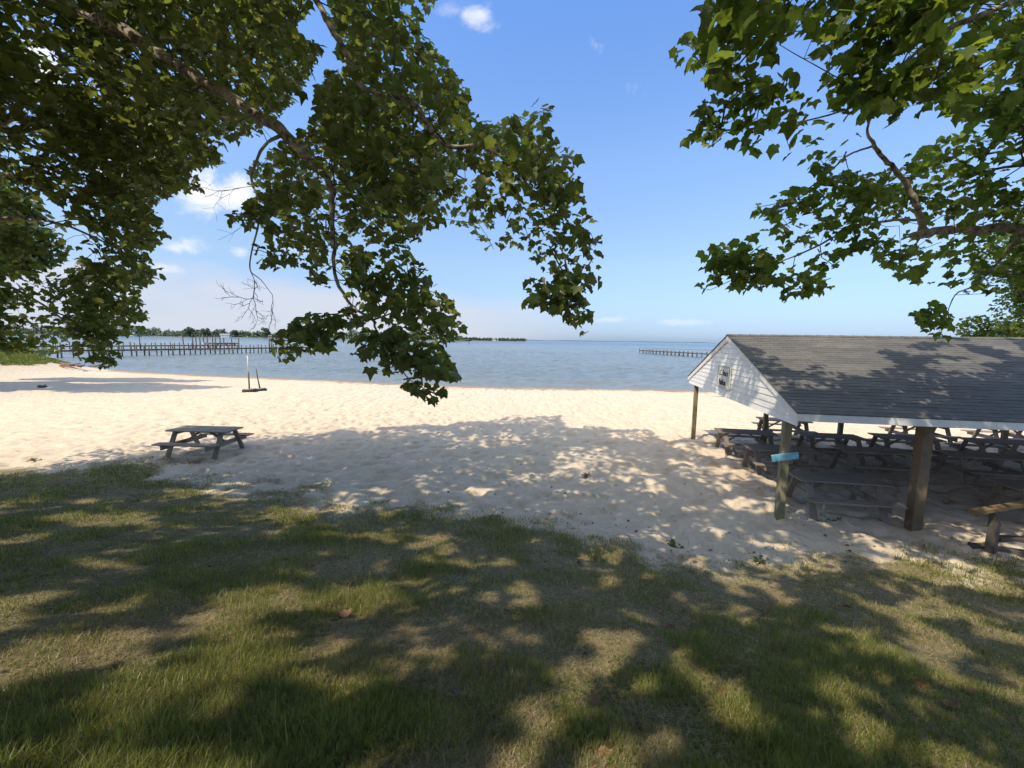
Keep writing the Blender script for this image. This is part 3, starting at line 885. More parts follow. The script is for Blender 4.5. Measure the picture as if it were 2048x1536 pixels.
# ------------------------------------------------------------------ sun spots cut into the added unseen canopy
LIT = []
for px, py, rx, ry in ((90, 1190, 95, 18), (35, 1235, 80, 14), (260, 1195, 42, 28), (510, 1212, 130, 26), (710, 1205, 80, 30), (860, 1130, 85, 14), (860, 1095, 42, 8), (230, 1040, 140, 12), (390, 985, 90, 14),
                       (580, 1030, 80, 9), (180, 1285, 170, 26), (470, 1262, 110, 18), (60, 1320, 90, 16), (300, 1335, 90, 22), (610, 1290, 70, 14), (1200, 1320, 120, 40), (1395, 1375, 65, 42), (1480, 1435, 85, 30), (1335, 1248, 62, 20),
                       (1740, 1268, 90, 16), (1860, 1225, 110, 12), (1920, 1330, 100, 24), (1985, 1375, 80, 20), (2030, 1275, 40, 12), (1725, 1415, 45, 22), (1070, 1400, 55, 40), (1020, 1460, 45, 40), (1950, 1520, 90, 26), (520, 1478, 60, 40), (400, 1440, 90, 30),
                       (1210, 1490, 80, 36), (760, 1470, 60, 30), (1900, 1140, 140, 24), (1790, 1098, 70, 16), (2000, 1085, 60, 20), (1690, 1075, 60, 14), (1570, 1100, 70, 10), (1600, 1040, 34, 9), (1560, 965, 40, 12), (1650, 1130, 60, 10), (1500, 1010, 26, 6),
                       (950, 975, 45, 10), (1070, 955, 50, 8), (640, 975, 60, 14), (850, 920, 40, 6), (1130, 980, 30, 6), (450, 960, 60, 14), (330, 965, 90, 12), (1150, 905, 30, 5), (740, 985, 30, 8), (1180, 965, 30, 5), (1300, 985, 28, 6), (1440, 905, 60, 8), (1460, 940, 45, 8), (1360, 920, 30, 6), (1210, 1180, 45, 14), (700, 1110, 40, 8), (1320, 1075, 50, 10), (1420, 1060, 36, 10)):
    x, y, z = hit(px, py)
    x1, y1, _ = hit(px + rx, py); x2, y2, _ = hit(px, py - ry)
    LIT.append((x, y, math.hypot(x1 - x, y1 - y), math.hypot(x2 - x, y2 - y)))
SHADE = np.array([at_z(*q)[:2] for q in ((250, 915), (420, 905), (560, 880), (700, 860), (830, 848), (950, 838), (1080, 838), (1220, 845), (1300, 875), (1420, 890))]
                 + [(8.2, 14.0), (8.2, 9.), (13., 6.), (15, 2), (12, -3), (-22, -3), (-22, 9.), (-13.5, 10.4)])
def spot(gx, gy):
    """True where the sun comes through: gaps cut into the added crown leaves"""
    wx = gx + .9 * (fbm(gx * .7, gy * .7, 60, 2) - .5); wy = gy + .9 * (fbm(gx * .7 + 31, gy * .7, 61, 2) - .5)
    rag = (fbm(gx * 3.2, gy * 3.2, 66, 2) - .35) * 1.6
    r = np.zeros(len(gx), bool)
    for x, y, a, b in LIT:
        r |= ((wx - x) / (a * .95 + .06)) ** 2 + ((wy - y) / (b * .95 + .06)) ** 2 < 1 - rag
    r |= (fbm(gx * 1.9, gy * 1.9, 70, 2) > .755 - .125 * smooth(9, 6, gy + .18 * gx)) & (vnoise(gx * .4, gy * .4, 71) > .35)
    return r
def shade_leaves(n, zlo, zhi, seedpoly=SHADE, zg=None):
    P = sample_poly(seedpoly, n)
    z0 = ground_base(P[:, 0], P[:, 1])
    edge = (fbm(P[:, 0] * .55, P[:, 1] * .55, 80, 3) - .5) * 4.0
    jx = P[:, 0] + edge * .7; jy = P[:, 1] + edge * .7 * np.maximum(1, P[:, 1] / 9)
    keep = ~spot(jx, jy)
    h = RNG.uniform(zlo, zhi, n)
    Q = np.stack([jx - SHX * (h - z0), jy - SHY * (h - z0), h], 1)
    ok = keep & allowed(Q) & (Q[:, 2] > z0 + 3.2)
    return Q[ok]

# ------------------------------------------------------------------ branching
def grow(limbs, targets, step=.45, jitter=.06, sag=.0):
    """connects every target to the nearest part of the growing tree; returns edges and radii"""
    nodes, par, rad0 = [], [], []
    fixed = []
    for pts, rr in limbs:
        pts = np.asarray(pts, float)
        for k in range(len(pts) - 1):
            L = np.linalg.norm(pts[k + 1] - pts[k]); n = max(1, int(L / .35))
            for j in range(n):
                nodes.append(pts[k] + (pts[k + 1] - pts[k]) * j / n); par.append(-1)
        nodes.append(pts[-1]); par.append(-1)
    base = len(nodes)
    N = np.zeros((base + len(targets) * 14 + 50, 3)); N[:base] = nodes
    cnt = base
    d0 = np.array([np.min(np.sum((N[:base] - t) ** 2, 1)) for t in targets])
    for ti in np.argsort(d0):
        t = targets[ti]
        dd = np.sum((N[:cnt] - t) ** 2, 1)
        j = int(np.argmin(dd)); L = math.sqrt(dd[j])
        k = min(12, max(1, int(L / step)))
        a = N[j].copy(); prev = j
        if cnt + k + 1 >= len(N): N = np.concatenate([N, np.zeros((5000, 3))])
        for q in range(1, k + 1):
            f = q / k
            p = a + (t - a) * f
            if q < k: p = p + RNG.normal(0, jitter, 3) + np.array([0, 0, sag * math.sin(PI * f) * L])
            N[cnt] = p; par.append(prev); prev = cnt; cnt += 1
    N = N[:cnt]
    par = np.array(par)
    tips = np.ones(cnt)
    w = np.zeros(cnt)
    haschild = np.zeros(cnt, bool); haschild[par[par >= 0]] = True
    w[~haschild] = 1
    for i in range(cnt - 1, base - 1, -1): w[par[i]] += w[i] if par[i] >= base else 0
    i = np.arange(base, cnt)
    return N[par[i]], N[i], w[i]
def twig_mesh(name, A, B, w, parent, mat, r0=.0032, sides=4, rmax=.04):
    rB = np.minimum(r0 * np.sqrt(w), rmax); rA = np.minimum(r0 * np.sqrt(w + .6), rmax)
    d = B - A; L = np.linalg.norm(d, axis=1, keepdims=True); d = d / np.maximum(L, 1e-6)
    ref = np.where(np.abs(d[:, 2:3]) > .9, np.array([[1., 0, 0]]), np.array([[0, 0, 1.]]))
    y = np.cross(ref, d); y /= np.linalg.norm(y, axis=1, keepdims=True); z = np.cross(d, y)
    V = []
    for k in range(sides):
        a = 2 * PI * k / sides; V.append(A + (y * math.cos(a) + z * math.sin(a)) * rA[:, None])
    for k in range(sides):
        a = 2 * PI * k / sides; V.append(B + (y * math.cos(a) + z * math.sin(a)) * rB[:, None])
    V = np.stack(V, 1); n = len(A)
    fs = np.array([(k, (k + 1) % sides, sides + (k + 1) % sides, sides + k) for k in range(sides)])
    idx = np.arange(n)[:, None, None] * 2 * sides + fs[None]
    return np_mesh(name, V.reshape(-1, 3), idx.reshape(-1, 4), np.full(n * sides, 4), mat, parent, shade=True)
def clump(P):
    """3-d lumpiness of the foliage"""
    return fbm(P[:, 0] * 1.1 + P[:, 2] * .7, P[:, 1] * 1.1 - P[:, 2] * .9, 90, 2)
def region_twigs(regions):
    T, S, lv = [], [], []
    for poly, t, dt, n, size in regions:
        q = sample_poly(poly, n)
        dep = t + RNG.uniform(-dt, dt, n)
        d = np.stack([ray(x, y) for x, y in q])
        P = EYEP + d * dep[:, None]
        keep = clump(P) > .43 if n > 60 else np.ones(n, bool)
        keep &= P[:, 2] > ground_base(P[:, 0], P[:, 1]) + 1.6
        T.append(P[keep]); S.append(np.full(keep.sum(), size))
    return np.concatenate(T), np.concatenate(S)
def leaves_on(T, S, per, rad):
    n = len(T) * per
    P = np.repeat(T, per, 0) + RNG.normal(0, 1, (n, 3)) * rad * np.array([1, 1, .7])
    return P, np.repeat(S, per) * RNG.uniform(.5, 1.2, n)
def trim_to(P, S, polys, slack=10):
    px, py, w = project(P)
    ok = (px < -30) | (px > 2078) | (py < -30)
    for poly in polys:
        p = np.asarray(poly, float); c = p.mean(0)
        g = c + (p - c) * (1 + slack / np.maximum(40, np.linalg.norm(p - c, axis=1, keepdims=True)))
        ok |= inside(px, py, g)
    return P[ok], S[ok]
def clear_limbs(P, S, limbs):
    """few leaves hang straight in front of the thick limbs"""
    px, py, w = project(P)
    drop = np.zeros(len(P), bool)
    for pts, rr in limbs[:2] + limbs[3:5]:
        lx, ly, lw = project(np.array(pts))
        for k in range(len(pts) - 1):
            if rr[k] < .02 or lw[k] < 1 or lw[k + 1] < 1: continue
            dx, dy = lx[k + 1] - lx[k], ly[k + 1] - ly[k]
            f = np.clip(((px - lx[k]) * dx + (py - ly[k]) * dy) / (dx * dx + dy * dy), 0, 1)
            dd = np.hypot(px - lx[k] - f * dx, py - ly[k] - f * dy)
            gap = vnoise(f * 5 + k * 3.1, f * 0 + 3.3, 180) > .33
            drop |= gap & (dd < 17 + FOC * rr[k] / lw[k]) & (w < lw[k] + (lw[k + 1] - lw[k]) * f + .1)
    return P[~drop], S[~drop]

PAL_A = [(.10, .135, .055), (.13, .165, .06), (.165, .185, .065), (.21, .21, .075)]
PAL_R = [(.10, .15, .042), (.135, .185, .047), (.185, .215, .052), (.075, .115, .037)]

def W3(*p): return np.array(p, float)
def sycamore(label, base, trunk_pts, trunk_r, limbs, regions, palette, hidden, per, polys, wind, leafm):
    gz = float(ground_base(base[0], base[1]))
    o = empty('sycamore_tree', (base[0], base[1], gz), 0, label, 'tree')
    off = np.array([base[0], base[1], gz])
    m = MB(); m.tube([np.array(p) - off for p in trunk_pts], trunk_r, 16); m.build('trunk', M['bark'], o)
    for pts, rr in limbs:
        # smooth the limb with a Catmull-Rom pass and a little crookedness
        P = np.array(pts); R = np.array(rr)
        Q, RR = [], []
        for k in range(len(P) - 1):
            p0, p1, p2, p3 = P[max(k - 1, 0)], P[k], P[k + 1], P[min(k + 2, len(P) - 1)]
            for f in (0, .25, .5, .75):
                Q.append(.5 * ((2 * p1) + (-p0 + p2) * f + (2 * p0 - 5 * p1 + 4 * p2 - p3) * f * f + (-p0 + 3 * p1 - 3 * p2 + p3) * f ** 3)); RR.append(R[k] + (R[k + 1] - R[k]) * f)
        Q.append(P[-1]); RR.append(R[-1])
        Q = np.array(Q); RR = np.array(RR) * RNG.uniform(.9, 1.12, len(RR))
        Q[1:-1] += RNG.normal(0, 1, (len(Q) - 2, 3)) * np.minimum(RR[1:-1, None] * .22, .02)
        m = MB(); m.tube(Q - off, RR, 10); m.build('limb', M['bark'], o)
    T, S = region_twigs(regions)
    A, B, w = grow(limbs, T, .22, .028, .04)
    twig_mesh('twigs', A - off, B - off, w, o, M['twig'])
    P, s = leaves_on(T, S, per, .15)
    P, s = trim_to(P, s, polys)
    P, s = clear_limbs(P, s, limbs)
    n1 = len(P)
    leaves_mesh('crown', P - off, s, leafm, o, palette, wind=wind, spread=.85)
    if len(hidden):
        hs = RNG.uniform(.17, .26, len(hidden))
        leaves_mesh('shade_crown', hidden - off, hs, M['leaf'], o, palette, simple=True, spread=.6)  # unseen leaves, added along sun rays to cast shade and leave sun spots
        # a branch for every ~60 hidden leaves
        sel = hidden[RNG.choice(len(hidden), max(30, len(hidden) // 60), replace=False)]
        A, B, w = grow([(trunk_pts, trunk_r)] + limbs, sel, .8, .12)
        ok = np.ones(len(A), bool)
        good = np.ones(len(A), bool)
        for f in (0, .25, .5, .75, 1): good &= allowed(A + (B - A) * f)
        twig_mesh('upper_twigs', (A - off)[good], (B - off)[good], w[good], o, M['twig'], .006, 4, .07)
    print('tree', label, n1, len(hidden))
    return o

# left tree
hA = np.concatenate([shade_leaves(118000, 8.5, 15.0), shade_leaves(14000, 6.5, 9.)])
def open_to_sun(H, regions, cell=.45, keep=.1):
    """thins the upper crown where it would stand between the sun and the sunlit boughs of the other tree"""
    used = set()
    for poly, t, dt, n, size in regions:
        q = sample_poly(poly, 4000)
        P = EYEP + np.stack([ray(x, y) for x, y in q]) * (t + RNG.uniform(-dt, dt, 4000))[:, None]
        a = np.floor((P[:, 0] + SHX * P[:, 2]) / cell).astype(int); b = np.floor((P[:, 1] + SHY * P[:, 2]) / cell).astype(int)
        used |= set(zip(a.tolist(), b.tolist()))
    a = np.floor((H[:, 0] + SHX * H[:, 2]) / cell).astype(int); b = np.floor((H[:, 1] + SHY * H[:, 2]) / cell).astype(int)
    hitc = np.array([(i, j) in used for i, j in zip(a.tolist(), b.tolist())])
    return H[~hitc | (RNG.random(len(H)) < keep)]
hA = open_to_sun(hA, R_REGIONS[:3], keep=.5)
tA = [W3(-15, 5, 1.2), W3(-15, 5, 2.), W3(-14.9, 5, 5), W3(-14.7, 5.1, 8.5), W3(-14.2, 5.0, 12), W3(-13.5, 5.0, 16)]
fr = far
limbsA = [
    ([W3(-14.6, 5.0, 9.8), W3(-11.6, 6.6, 10.9), fr(100, 0, 7.5), fr(250, 65, 7.2), fr(385, 148, 6.9), fr(500, 222, 6.6), fr(570, 266, 6.3), fr(620, 322, 6.0), fr(660, 368, 5.8), fr(664, 430, 5.6), fr(668, 500, 5.4), fr(672, 560, 5.2), fr(705, 612, 5.0), fr(745, 640, 4.85), fr(753, 660, 4.8), fr(790, 715, 4.65), fr(820, 760, 4.55), fr(880, 792, 4.5)],
     [.26, .17, .125, .11, .09, .082, .085, .055, .045, .035, .026, .021, .017, .014, .012, .008, .006, .004]),
    ([W3(-14.4, 5.0, 12.0), W3(-9, 3.6, 12.3), fr(560, -160, 5.8), fr(632, 0, 5.4), fr(662, 55, 5.3), fr(690, 100, 5.2), fr(722, 170, 5.1), fr(760, 186, 5.0), fr(822, 204, 4.9), fr(858, 250, 4.8), fr(895, 292, 4.7), fr(950, 291, 4.7), fr(988, 304, 4.65), fr(1040, 350, 4.7), fr(1090, 420, 4.8), fr(1130, 520, 4.8), fr(1155, 620, 4.8)],
     [.2, .1, .055, .042, .040, .038, .036, .034, .030, .026, .024, .023, .018, .012, .009, .006, .004]),
    ([fr(572, 268, 6.3), fr(535, 285, 6.1), fr(512, 325, 6.0), fr(503, 362, 5.9), fr(516, 395, 5.8), fr(518, 440, 5.7), fr(504, 500, 5.6), fr(500, 540, 5.6), fr(522, 560, 5.6), fr(545, 590, 5.6)],
     [.03, .022, .019, .017, .014, .012, .010, .008, .005, .003]),
    ([W3(-14.8, 5.0, 6.8), fr(-200, 440, 10.0), fr(-60, 300, 9.9), fr(20, 240, 9.8), fr(60, 190, 9.7), fr(130, 120, 9.8)], [.15, .12, .10, .085, .06, .03]),
    ([W3(-14.8, 5.0, 6.2), fr(-200, 520, 9.5), fr(0, 440, 9.1), fr(110, 445, 8.8), fr(220, 490, 8.5), fr(290, 530, 8.4)], [.12, .07, .045, .03, .015, .006]),
    ([W3(-14.8, 5.0, 5.6), fr(-200, 640, 9.3), fr(-30, 570, 8.9), fr(70, 600, 8.6), fr(150, 660, 8.4), fr(205, 705, 8.3)], [.11, .06, .035, .022, .012, .005]),
    ([W3(-14.8, 5.0, 8.0), fr(-200, 240, 9.4), fr(60, 260, 9.0), fr(200, 260, 8.6), fr(320, 310, 8.3), fr(420, 322, 8.2)], [.12, .07, .04, .025, .014, .006]),
]
treeA = sycamore('large spreading sycamore overhanging from the left with dark green hanging boughs', (-15, 5), tA, [.62, .52, .46, .4, .3, .12], limbsA, A_REGIONS, PAL_A, hA, 8, [r[0] for r in A_REGIONS], (.15, .2, -.1), M['leaf'])
# bare hanging twig below the left tree
def bare_twigs(tree):
    off = np.array(tree.location)
    A, B, w = [], [], []
    def go(p, d, L, depth):
        n = 3
        for k in range(n):
            q = p + d * L / n + RNG.normal(0, .012, 3)
            A.append(p); B.append(q); w.append(depth ** 1.5 + .2); p = q
            d = d + RNG.normal(0, .16, 3); d /= np.linalg.norm(d)
            if depth > 0:
                for _ in range(1 if k < n - 1 else 2):
                    e = d + RNG.normal(0, .55, 3); e /= np.linalg.norm(e)
                    go(q, e, L * .62, depth - 1)
    for (px, py, t, vx, vy, L, dep) in ((500, 540, 5.6, .35, .75, .42, 3), (545, 590, 5.6, .2, 1., .28, 2), (506, 372, 5.9, -1., .1, .45, 2), (510, 440, 5.7, -.9, .35, .38, 1), (1905, 600, 6.2, .5, .5, .4, 2)):
        if px > 1500: continue
        d = vx * R2 - vy * U2; d = d / np.linalg.norm(d)
        A.clear(); B.clear(); w.clear()
        go(far(px, py, t), d, L, dep)
        twig_mesh('bare_twig', np.array(A) - off, np.array(B) - off, np.array(w), tree, M['twig'], .0022, 4)
bare_twigs(treeA)

# right tree; extra crown leaves are added to shade the pavilion roof
def roof_shade(n):
    poly = [(1500, 690), (1560, 720), (1600, 745), (1640, 725), (1700, 757), (1800, 735), (1760, 700), (1830, 690), (1900, 676), (2120, 680), (2300, 700), (2300, 850), (1640, 822), (1545, 760), (1520, 730)]
    q = sample_poly(poly, n)
    half = W / 2 + OE
    nrm = -EY * (RISE / half) + np.array([0, 0, 1.])                    # the near slope
    p0 = pav(0, -OE, ZE)
    d = np.stack([ray(x, y) for x, y in q])
    t = ((p0 - EYEP) @ nrm) / (d @ nrm)
    P = EYEP + d * t[:, None]
    keep = fbm(P[:, 0] * 1.5, P[:, 1] * 2.2, 120, 3) < .57
    h = RNG.uniform(2.0, 8.0, n)
    Q = P + np.stack([-SHX * h, -SHY * h, h], 1)
    return Q[keep & allowed(Q)]
hR = roof_shade(12000)
tR = [W3(13.5, 4, 0.2), W3(13.5, 4, 1), W3(13.4, 4, 4), W3(13, 4, 7), W3(12, 3.9, 11)]
limbsR = [
    ([W3(13.3, 4, 4.8), fr(2300, 476, 6.7), fr(2048, 463, 6.5), fr(1960, 458, 6.4), fr(1880, 462, 6.35), fr(1838, 467, 6.3), fr(1820, 470, 6.3)], [.15, .09, .072, .066, .062, .058, .035]),
    ([fr(1850, 463, 6.33), fr(1838, 430, 6.28), fr(1830, 400, 6.25), fr(1812, 365, 6.2), fr(1790, 338, 6.15), fr(1762, 310, 6.1), fr(1745, 285, 6.0), fr(1735, 258, 5.9), fr(1750, 200, 5.5), fr(1700, 170, 5.2), fr(1560, 90, 5.0)], [.055, .047, .042, .037, .034, .03, .025, .016, .012, .008, .004]),
    ([fr(1748, 292, 6.0), fr(1720, 300, 5.9), fr(1690, 315, 5.8), fr(1640, 360, 5.7), fr(1580, 400, 5.7), fr(1510, 415, 5.7)], [.018, .014, .012, .009, .006, .003]),
    ([fr(1832, 440, 6.28), fr(1770, 442, 6.2), fr(1700, 458, 6.1), fr(1640, 490, 6.0), fr(1590, 512, 5.9), fr(1500, 545, 5.8), fr(1420, 580, 5.7)], [.022, .018, .016, .013, .01, .007, .003]),
    ([W3(13, 4, 7), fr(2300, -60, 5.0), fr(2000, 15, 4.6), fr(1855, 85, 4.7), fr(1800, 145, 4.9), fr(1755, 195, 5.2), fr(1620, 240, 5.0), fr(1470, 260, 5.0)], [.1, .05, .032, .02, .016, .012, .008, .004]),
    ([W3(13.3, 4, 5.4), fr(2300, 330, 6.6), fr(2048, 330, 6.4), fr(1930, 360, 6.3), fr(1880, 420, 6.2)], [.08, .04, .02, .012, .004]),
    ([fr(2048, 463, 6.5), fr(2000, 520, 6.4), fr(1950, 570, 6.2), fr(1910, 590, 6.1), fr(1890, 640, 6.0), fr(1880, 675, 6.0)], [.03, .02, .013, .008, .005, .003]),
]
treeR = sycamore('sycamore reaching in from the right with sunlit yellow-green leaves over the pavilion', (13.5, 4), tR, [.45, .38, .33, .28, .12], limbsR, R_REGIONS, PAL_R, hR, 8, [r[0] for r in R_REGIONS], (-.9, 0, -.1), M['bright_leaf'])

# ------------------------------------------------------------------ whole trees further off
def crown_points(n, R, seed, lumps=14):
    """leaf positions gathered in lumps on an egg-shaped crown"""
    rg = np.random.default_rng(seed)
    c = rg.normal(0, 1, (lumps, 3)); c /= np.linalg.norm(c, axis=1, keepdims=True); c *= rg.uniform(.35, .78, (lumps, 1)); c[:, 2] *= .95
    k = rg.integers(0, lumps, n)
    v = rg.normal(0, 1, (n, 3)); v /= np.linalg.norm(v, axis=1, keepdims=True)
    rr = rg.uniform(.25, .42, lumps)[k][:, None] * rg.uniform(.35, 1.05, (n, 1)) ** .5
    return (c[k] + v * rr) * np.array(R)
def whole_tree(name, loc, H, R, n, size, label, group, palette, seed, mat='far_leaf', trunk_r=.3, cat='tree', lumps=14):
    o = empty(name, loc, 0, label, cat, group)
    m = MB(); zc = H - R[2]
    m.tube([(0, 0, -.3), (0, 0, H * .2), (.1 * R[0] * .3, 0, zc), (0, .05, H - R[2] * .5)], [trunk_r, trunk_r * .8, trunk_r * .55, trunk_r * .15], 8)
    rg = np.random.default_rng(seed + 5)
    for k in range(7):
        a = rg.uniform(0, 2 * PI)
        m.tube([(0, 0, zc - R[2] * .5), (math.cos(a) * R[0] * .3, math.sin(a) * R[1] * .3, zc), (math.cos(a) * R[0] * .65, math.sin(a) * R[1] * .65, zc + R[2] * .3)], [trunk_r * .4, trunk_r * .25, trunk_r * .08], 6)
    m.build('trunk', M['dark_bark'], o)
    P = crown_points(n, R, seed, lumps) + np.array([0, 0, zc])
    P = P[P[:, 2] > H * .12]
    leaves_mesh('crown', P, RNG.uniform(.7, 1.3, len(P)) * size, M[mat], o, palette, simple=True, spread=1.0)
    return o
PAL_G = [(.035, .065, .02), (.05, .085, .025), (.075, .105, .03)]
PAL_Y = [(.10, .145, .03), (.14, .175, .045), (.07, .11, .03)]
# trees on the left bank, which throw their shade over the beach
for k, (gx, gy, h, R, lab) in enumerate(((-28.5, 31.0, 16., (6.2, 4.2, 4.8), 'broad leafy tree on the left shore, nearer one behind the overhanging boughs'),
                                         (-35.5, 37.2, 16.5, (7.4, 3.2, 4.8), 'leafy tree on the left shore, farther one near the grassy bank'),
                                         (-40., 28.5, 16., (7.5, 4.5, 5.0), 'leafy tree beyond the left edge shading the beach'))):
    # the crown centre stands where its shadow falls on (gx, gy)
    zc = h - R[2]
    x, y = gx - SHX * zc, gy - SHY * zc
    gz = float(ground_base(x, y))
    whole_tree('shore_tree', (x, y, gz), h - gz * 0, R, 9000, .42, lab, 'trees on the left shore', PAL_G, 40 + k, 'leaf', .35)
# behind the pavilion on the right
for k, (px, Y, h, R, n, pal, lab) in enumerate(((2075, 27, 13.5, (4.0, 3.6, 5.4), 9000, PAL_Y, 'tall yellow-green tree rising behind the right end of the pavilion roof'),
                                               (1995, 31, 6.9, (3.4, 2.6, 2.9), 7000, PAL_Y, 'low bushy yellow-green tree just above the pavilion ridge'),
                                               (2120, 33, 7.5, (3.4, 3.2, 3.2), 5000, PAL_G, 'dark green bushy tree at the far right behind the pavilion'))):
    q = at_y(px, 690, Y)
    whole_tree('shade_tree', (q[0], Y, float(ground_base(q[0], Y))), h, R, n, .22, lab, 'trees behind the pavilion', pal, 60 + k, 'leaf', .22)
# bush and revetment at the end of the grassy bank
q = at_y(52, 700, 50.5)
whole_tree('shore_bush', (q[0], 50.5, .2), 2.4, (3.4, 1.6, 1.3), 1500, .25, 'dark bush at the end of the grassy bank by the pier', None, PAL_A, 77, 'leaf', .08, 'bush')

# ------------------------------------------------------------------ far shore
def far_shore():
    base = []
    def sy(x): return 1050. - 90 * smooth(-500, -150, x) + 0 * x
    # low land strip
    xs = np.linspace(-1700, -118, 120)
    V, F = [], []
    for i, x in enumerate(xs):
        y = float(sy(x)) + 12 * math.sin(x * .02)
        V += [(x, y, WATER - .5), (x, y + 6, WATER + 1.2), (x, y + 220, WATER + 3.5), (x, y + 230, WATER - 2)]
        if i:
            a = (i - 1) * 4; b = i * 4
            for k in range(3): F.append((a + k, b + k, b + k + 1, a + k + 1))
    m, t, bs, out = material('far_bank')
    co = t.node('ShaderNodeTexCoord').outputs['Object']
    c = t.ramp(t.noise(co, .02, 3), [(.4, (.07, .09, .04)), (.6, (.16, .15, .08))])
    t.l.new(c, bs.inputs['Base Color']); bs.inputs['Roughness'].default_value = .95
    mb = MB(); mb.add(V, F)
    tag(mb.build('far_land', m), kind='structure')
    # wood that reads as one mass
    rg = np.random.default_rng(3)
    P, S = [], []
    for x in np.arange(-1690, -128, 3.4):
        if rg.random() < .04: continue
        y = float(sy(x)) + rg.uniform(18, 120)
        h = rg.uniform(15, 24) * (.75 + .5 * float(vnoise(np.array([x * .012]), np.array([3.]), 5)[0]))
        if x > -175: h *= .7
        r = h * rg.uniform(.38, .52)
        p = crown_points(130, (r, r, h * .5), int(rg.integers(1e6)), 7) + np.array([x, y, WATER + 1.5 + h * .52])
        P.append(p)
    n = 26000
    x = rg.uniform(-1690, -125, n); z = np.abs(rg.normal(0, 4.2, n)) * (.6 + .8 * vnoise(x * .05, x * 0 + 2., 6))
    P.append(np.stack([x, sy(x) + rg.uniform(14, 70, n), WATER + 1.5 + z], 1))
    P = np.concatenate(P)
    o = leaves_mesh('far_wood', P, RNG.uniform(1.6, 3.2, len(P)), M['far_leaf'], None, [(.085, .125, .075), (.105, .145, .08), (.13, .16, .085), (.07, .105, .075)], simple=True, spread=1.)  # palette lightened to put distance haze into the foliage colour
    tag(o, 'belt of green trees along the low shore across the water', 'woodland', kind='stuff')
    for k, (px, h, lab) in enumerate(((380, 27, 'broad rounded tree standing tallest above the far wood behind the mooring piles'), (412, 25, 'rounded dark tree on the far shore right of the broadest crown'),
                                      (470, 20, 'dark tree on the far shore just right of the grey roofed house'), (532, 27, 'tall rounded tree on the far shore above the end of the long pier'), (770, 25, 'tree on the far shore left of the white house'),
                                      (895, 19, 'dark tree on the far shore right of the white houses'))):
        Y = float(sy((px - 1024) / FOC * 1000)) + 12
        q = at_y(px, 672, Y)
        whole_tree('far_tree', (q[0], Y, WATER + 1.2), h, (h * .52, h * .45, h * .46), 900, 2.2, lab, 'single trees along the far shore', [(.075, .115, .065), (.095, .135, .07)], 200 + k, 'far_leaf', .6, lumps=9)  # crown greens paled in place of haze
    # far point with houses
    xs = np.linspace(-190, 48, 60); P = []
    V, F = [], []
    for i, x in enumerate(xs):
        y = 1500 + x * .3
        V += [(x, y, WATER - .5), (x, y + 4, WATER + 1.), (x, y + 90, WATER + 1.5), (x, y + 95, WATER - 1)]
        if i:
            a = (i - 1) * 4; b = i * 4
            for k in range(3): F.append((a + k, b + k, b + k + 1, a + k + 1))
        for _ in range(3):
            h = rg.uniform(8, 14)
            P.append(crown_points(90, (h * .5, h * .5, h * .5), int(rg.integers(1e6)), 5) + np.array([x + rg.uniform(-2, 2), y + rg.uniform(15, 60), WATER + 1 + h * .5]))
    mb = MB(); mb.add(V, F); tag(mb.build('far_point', m), kind='structure')
    P = np.concatenate(P)
    o = leaves_mesh('far_point_wood', P, RNG.uniform(1.6, 3.2, len(P)), M['far_leaf'], None, [(.09, .13, .10), (.11, .15, .11)], simple=True, spread=1.)  # paler, bluer greens with haze mixed into the colour
    tag(o, 'low line of trees on the distant point at the end of the far shore', 'woodland', kind='stuff')
    roofm = plain('grey_roof', (.22, .22, .23), .8, .1, .5); wallm = plain('white_house_wall', (.7, .68, .64), .7, .05, .5); winm = plain('dark_window', (.03, .04, .05), .2, .1, .5)
    for k, (px, Y, w, d, h, lab) in enumerate(((450, 1000, 22, 12, 4, 'long low house with pale grey roof among trees on the far shore'), (806, 950, 18, 12, 7, 'white gabled house on the far shore, seen through the hanging boughs'),
                                               (880, 955, 16, 11, 6, 'white house on the far shore, rightmost of the two white ones'), (262, 1040, 16, 10, 4, 'small pale house low on the far shore at the left'),
                                               (990, 1500, 22, 12, 6, 'pale house on the distant point'))):
        q = at_y(px, 672, Y)
        o = empty('house', (q[0], Y + 2, WATER + 1.2), .12, lab, 'house', 'houses on the far shore')
        m2 = MB(); m2.box((-w / 2, -d / 2, -.5), (w / 2, d / 2, h)); m2.build('wall', wallm, o)
        m2 = MB(); m2.prism([(-d / 2 - .6, h + .01), (d / 2 + .6, h + .01), (0, h + d * .38)], 0, -w / 2 - .6, w / 2 + .6); m2.build('roof', roofm, o)
        for j in range(4):
            m2 = MB(); x = -w / 2 + w * (j + .5) / 4; m2.box((x - .9, -d / 2 - .08, h * .35), (x + .9, -d / 2 - .005, h * .8)); m2.build('window', winm, o)
    # land right along the horizon; distance haze is put into its blue colour
    mb = MB()
    xs = np.linspace(-200, 9000, 90)
    V, F = [], []
    for i, x in enumerate(xs):
        hh = 9 + 9 * float(vnoise(np.array([x * .002]), np.array([1.]), 9)[0]) if x < 5200 else 6
        V += [(x, 11000, WATER - 2), (x, 11000, hh), (x, 11300, hh * .9), (x, 11300, WATER - 2)]
        if i:
            a = (i - 1) * 4; b = i * 4
            for k in range(3): F.append((a + k, b + k, b + k + 1, a + k + 1))
    mb.add(V, F)
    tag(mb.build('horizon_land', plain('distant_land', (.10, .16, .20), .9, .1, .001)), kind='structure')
far_shore()

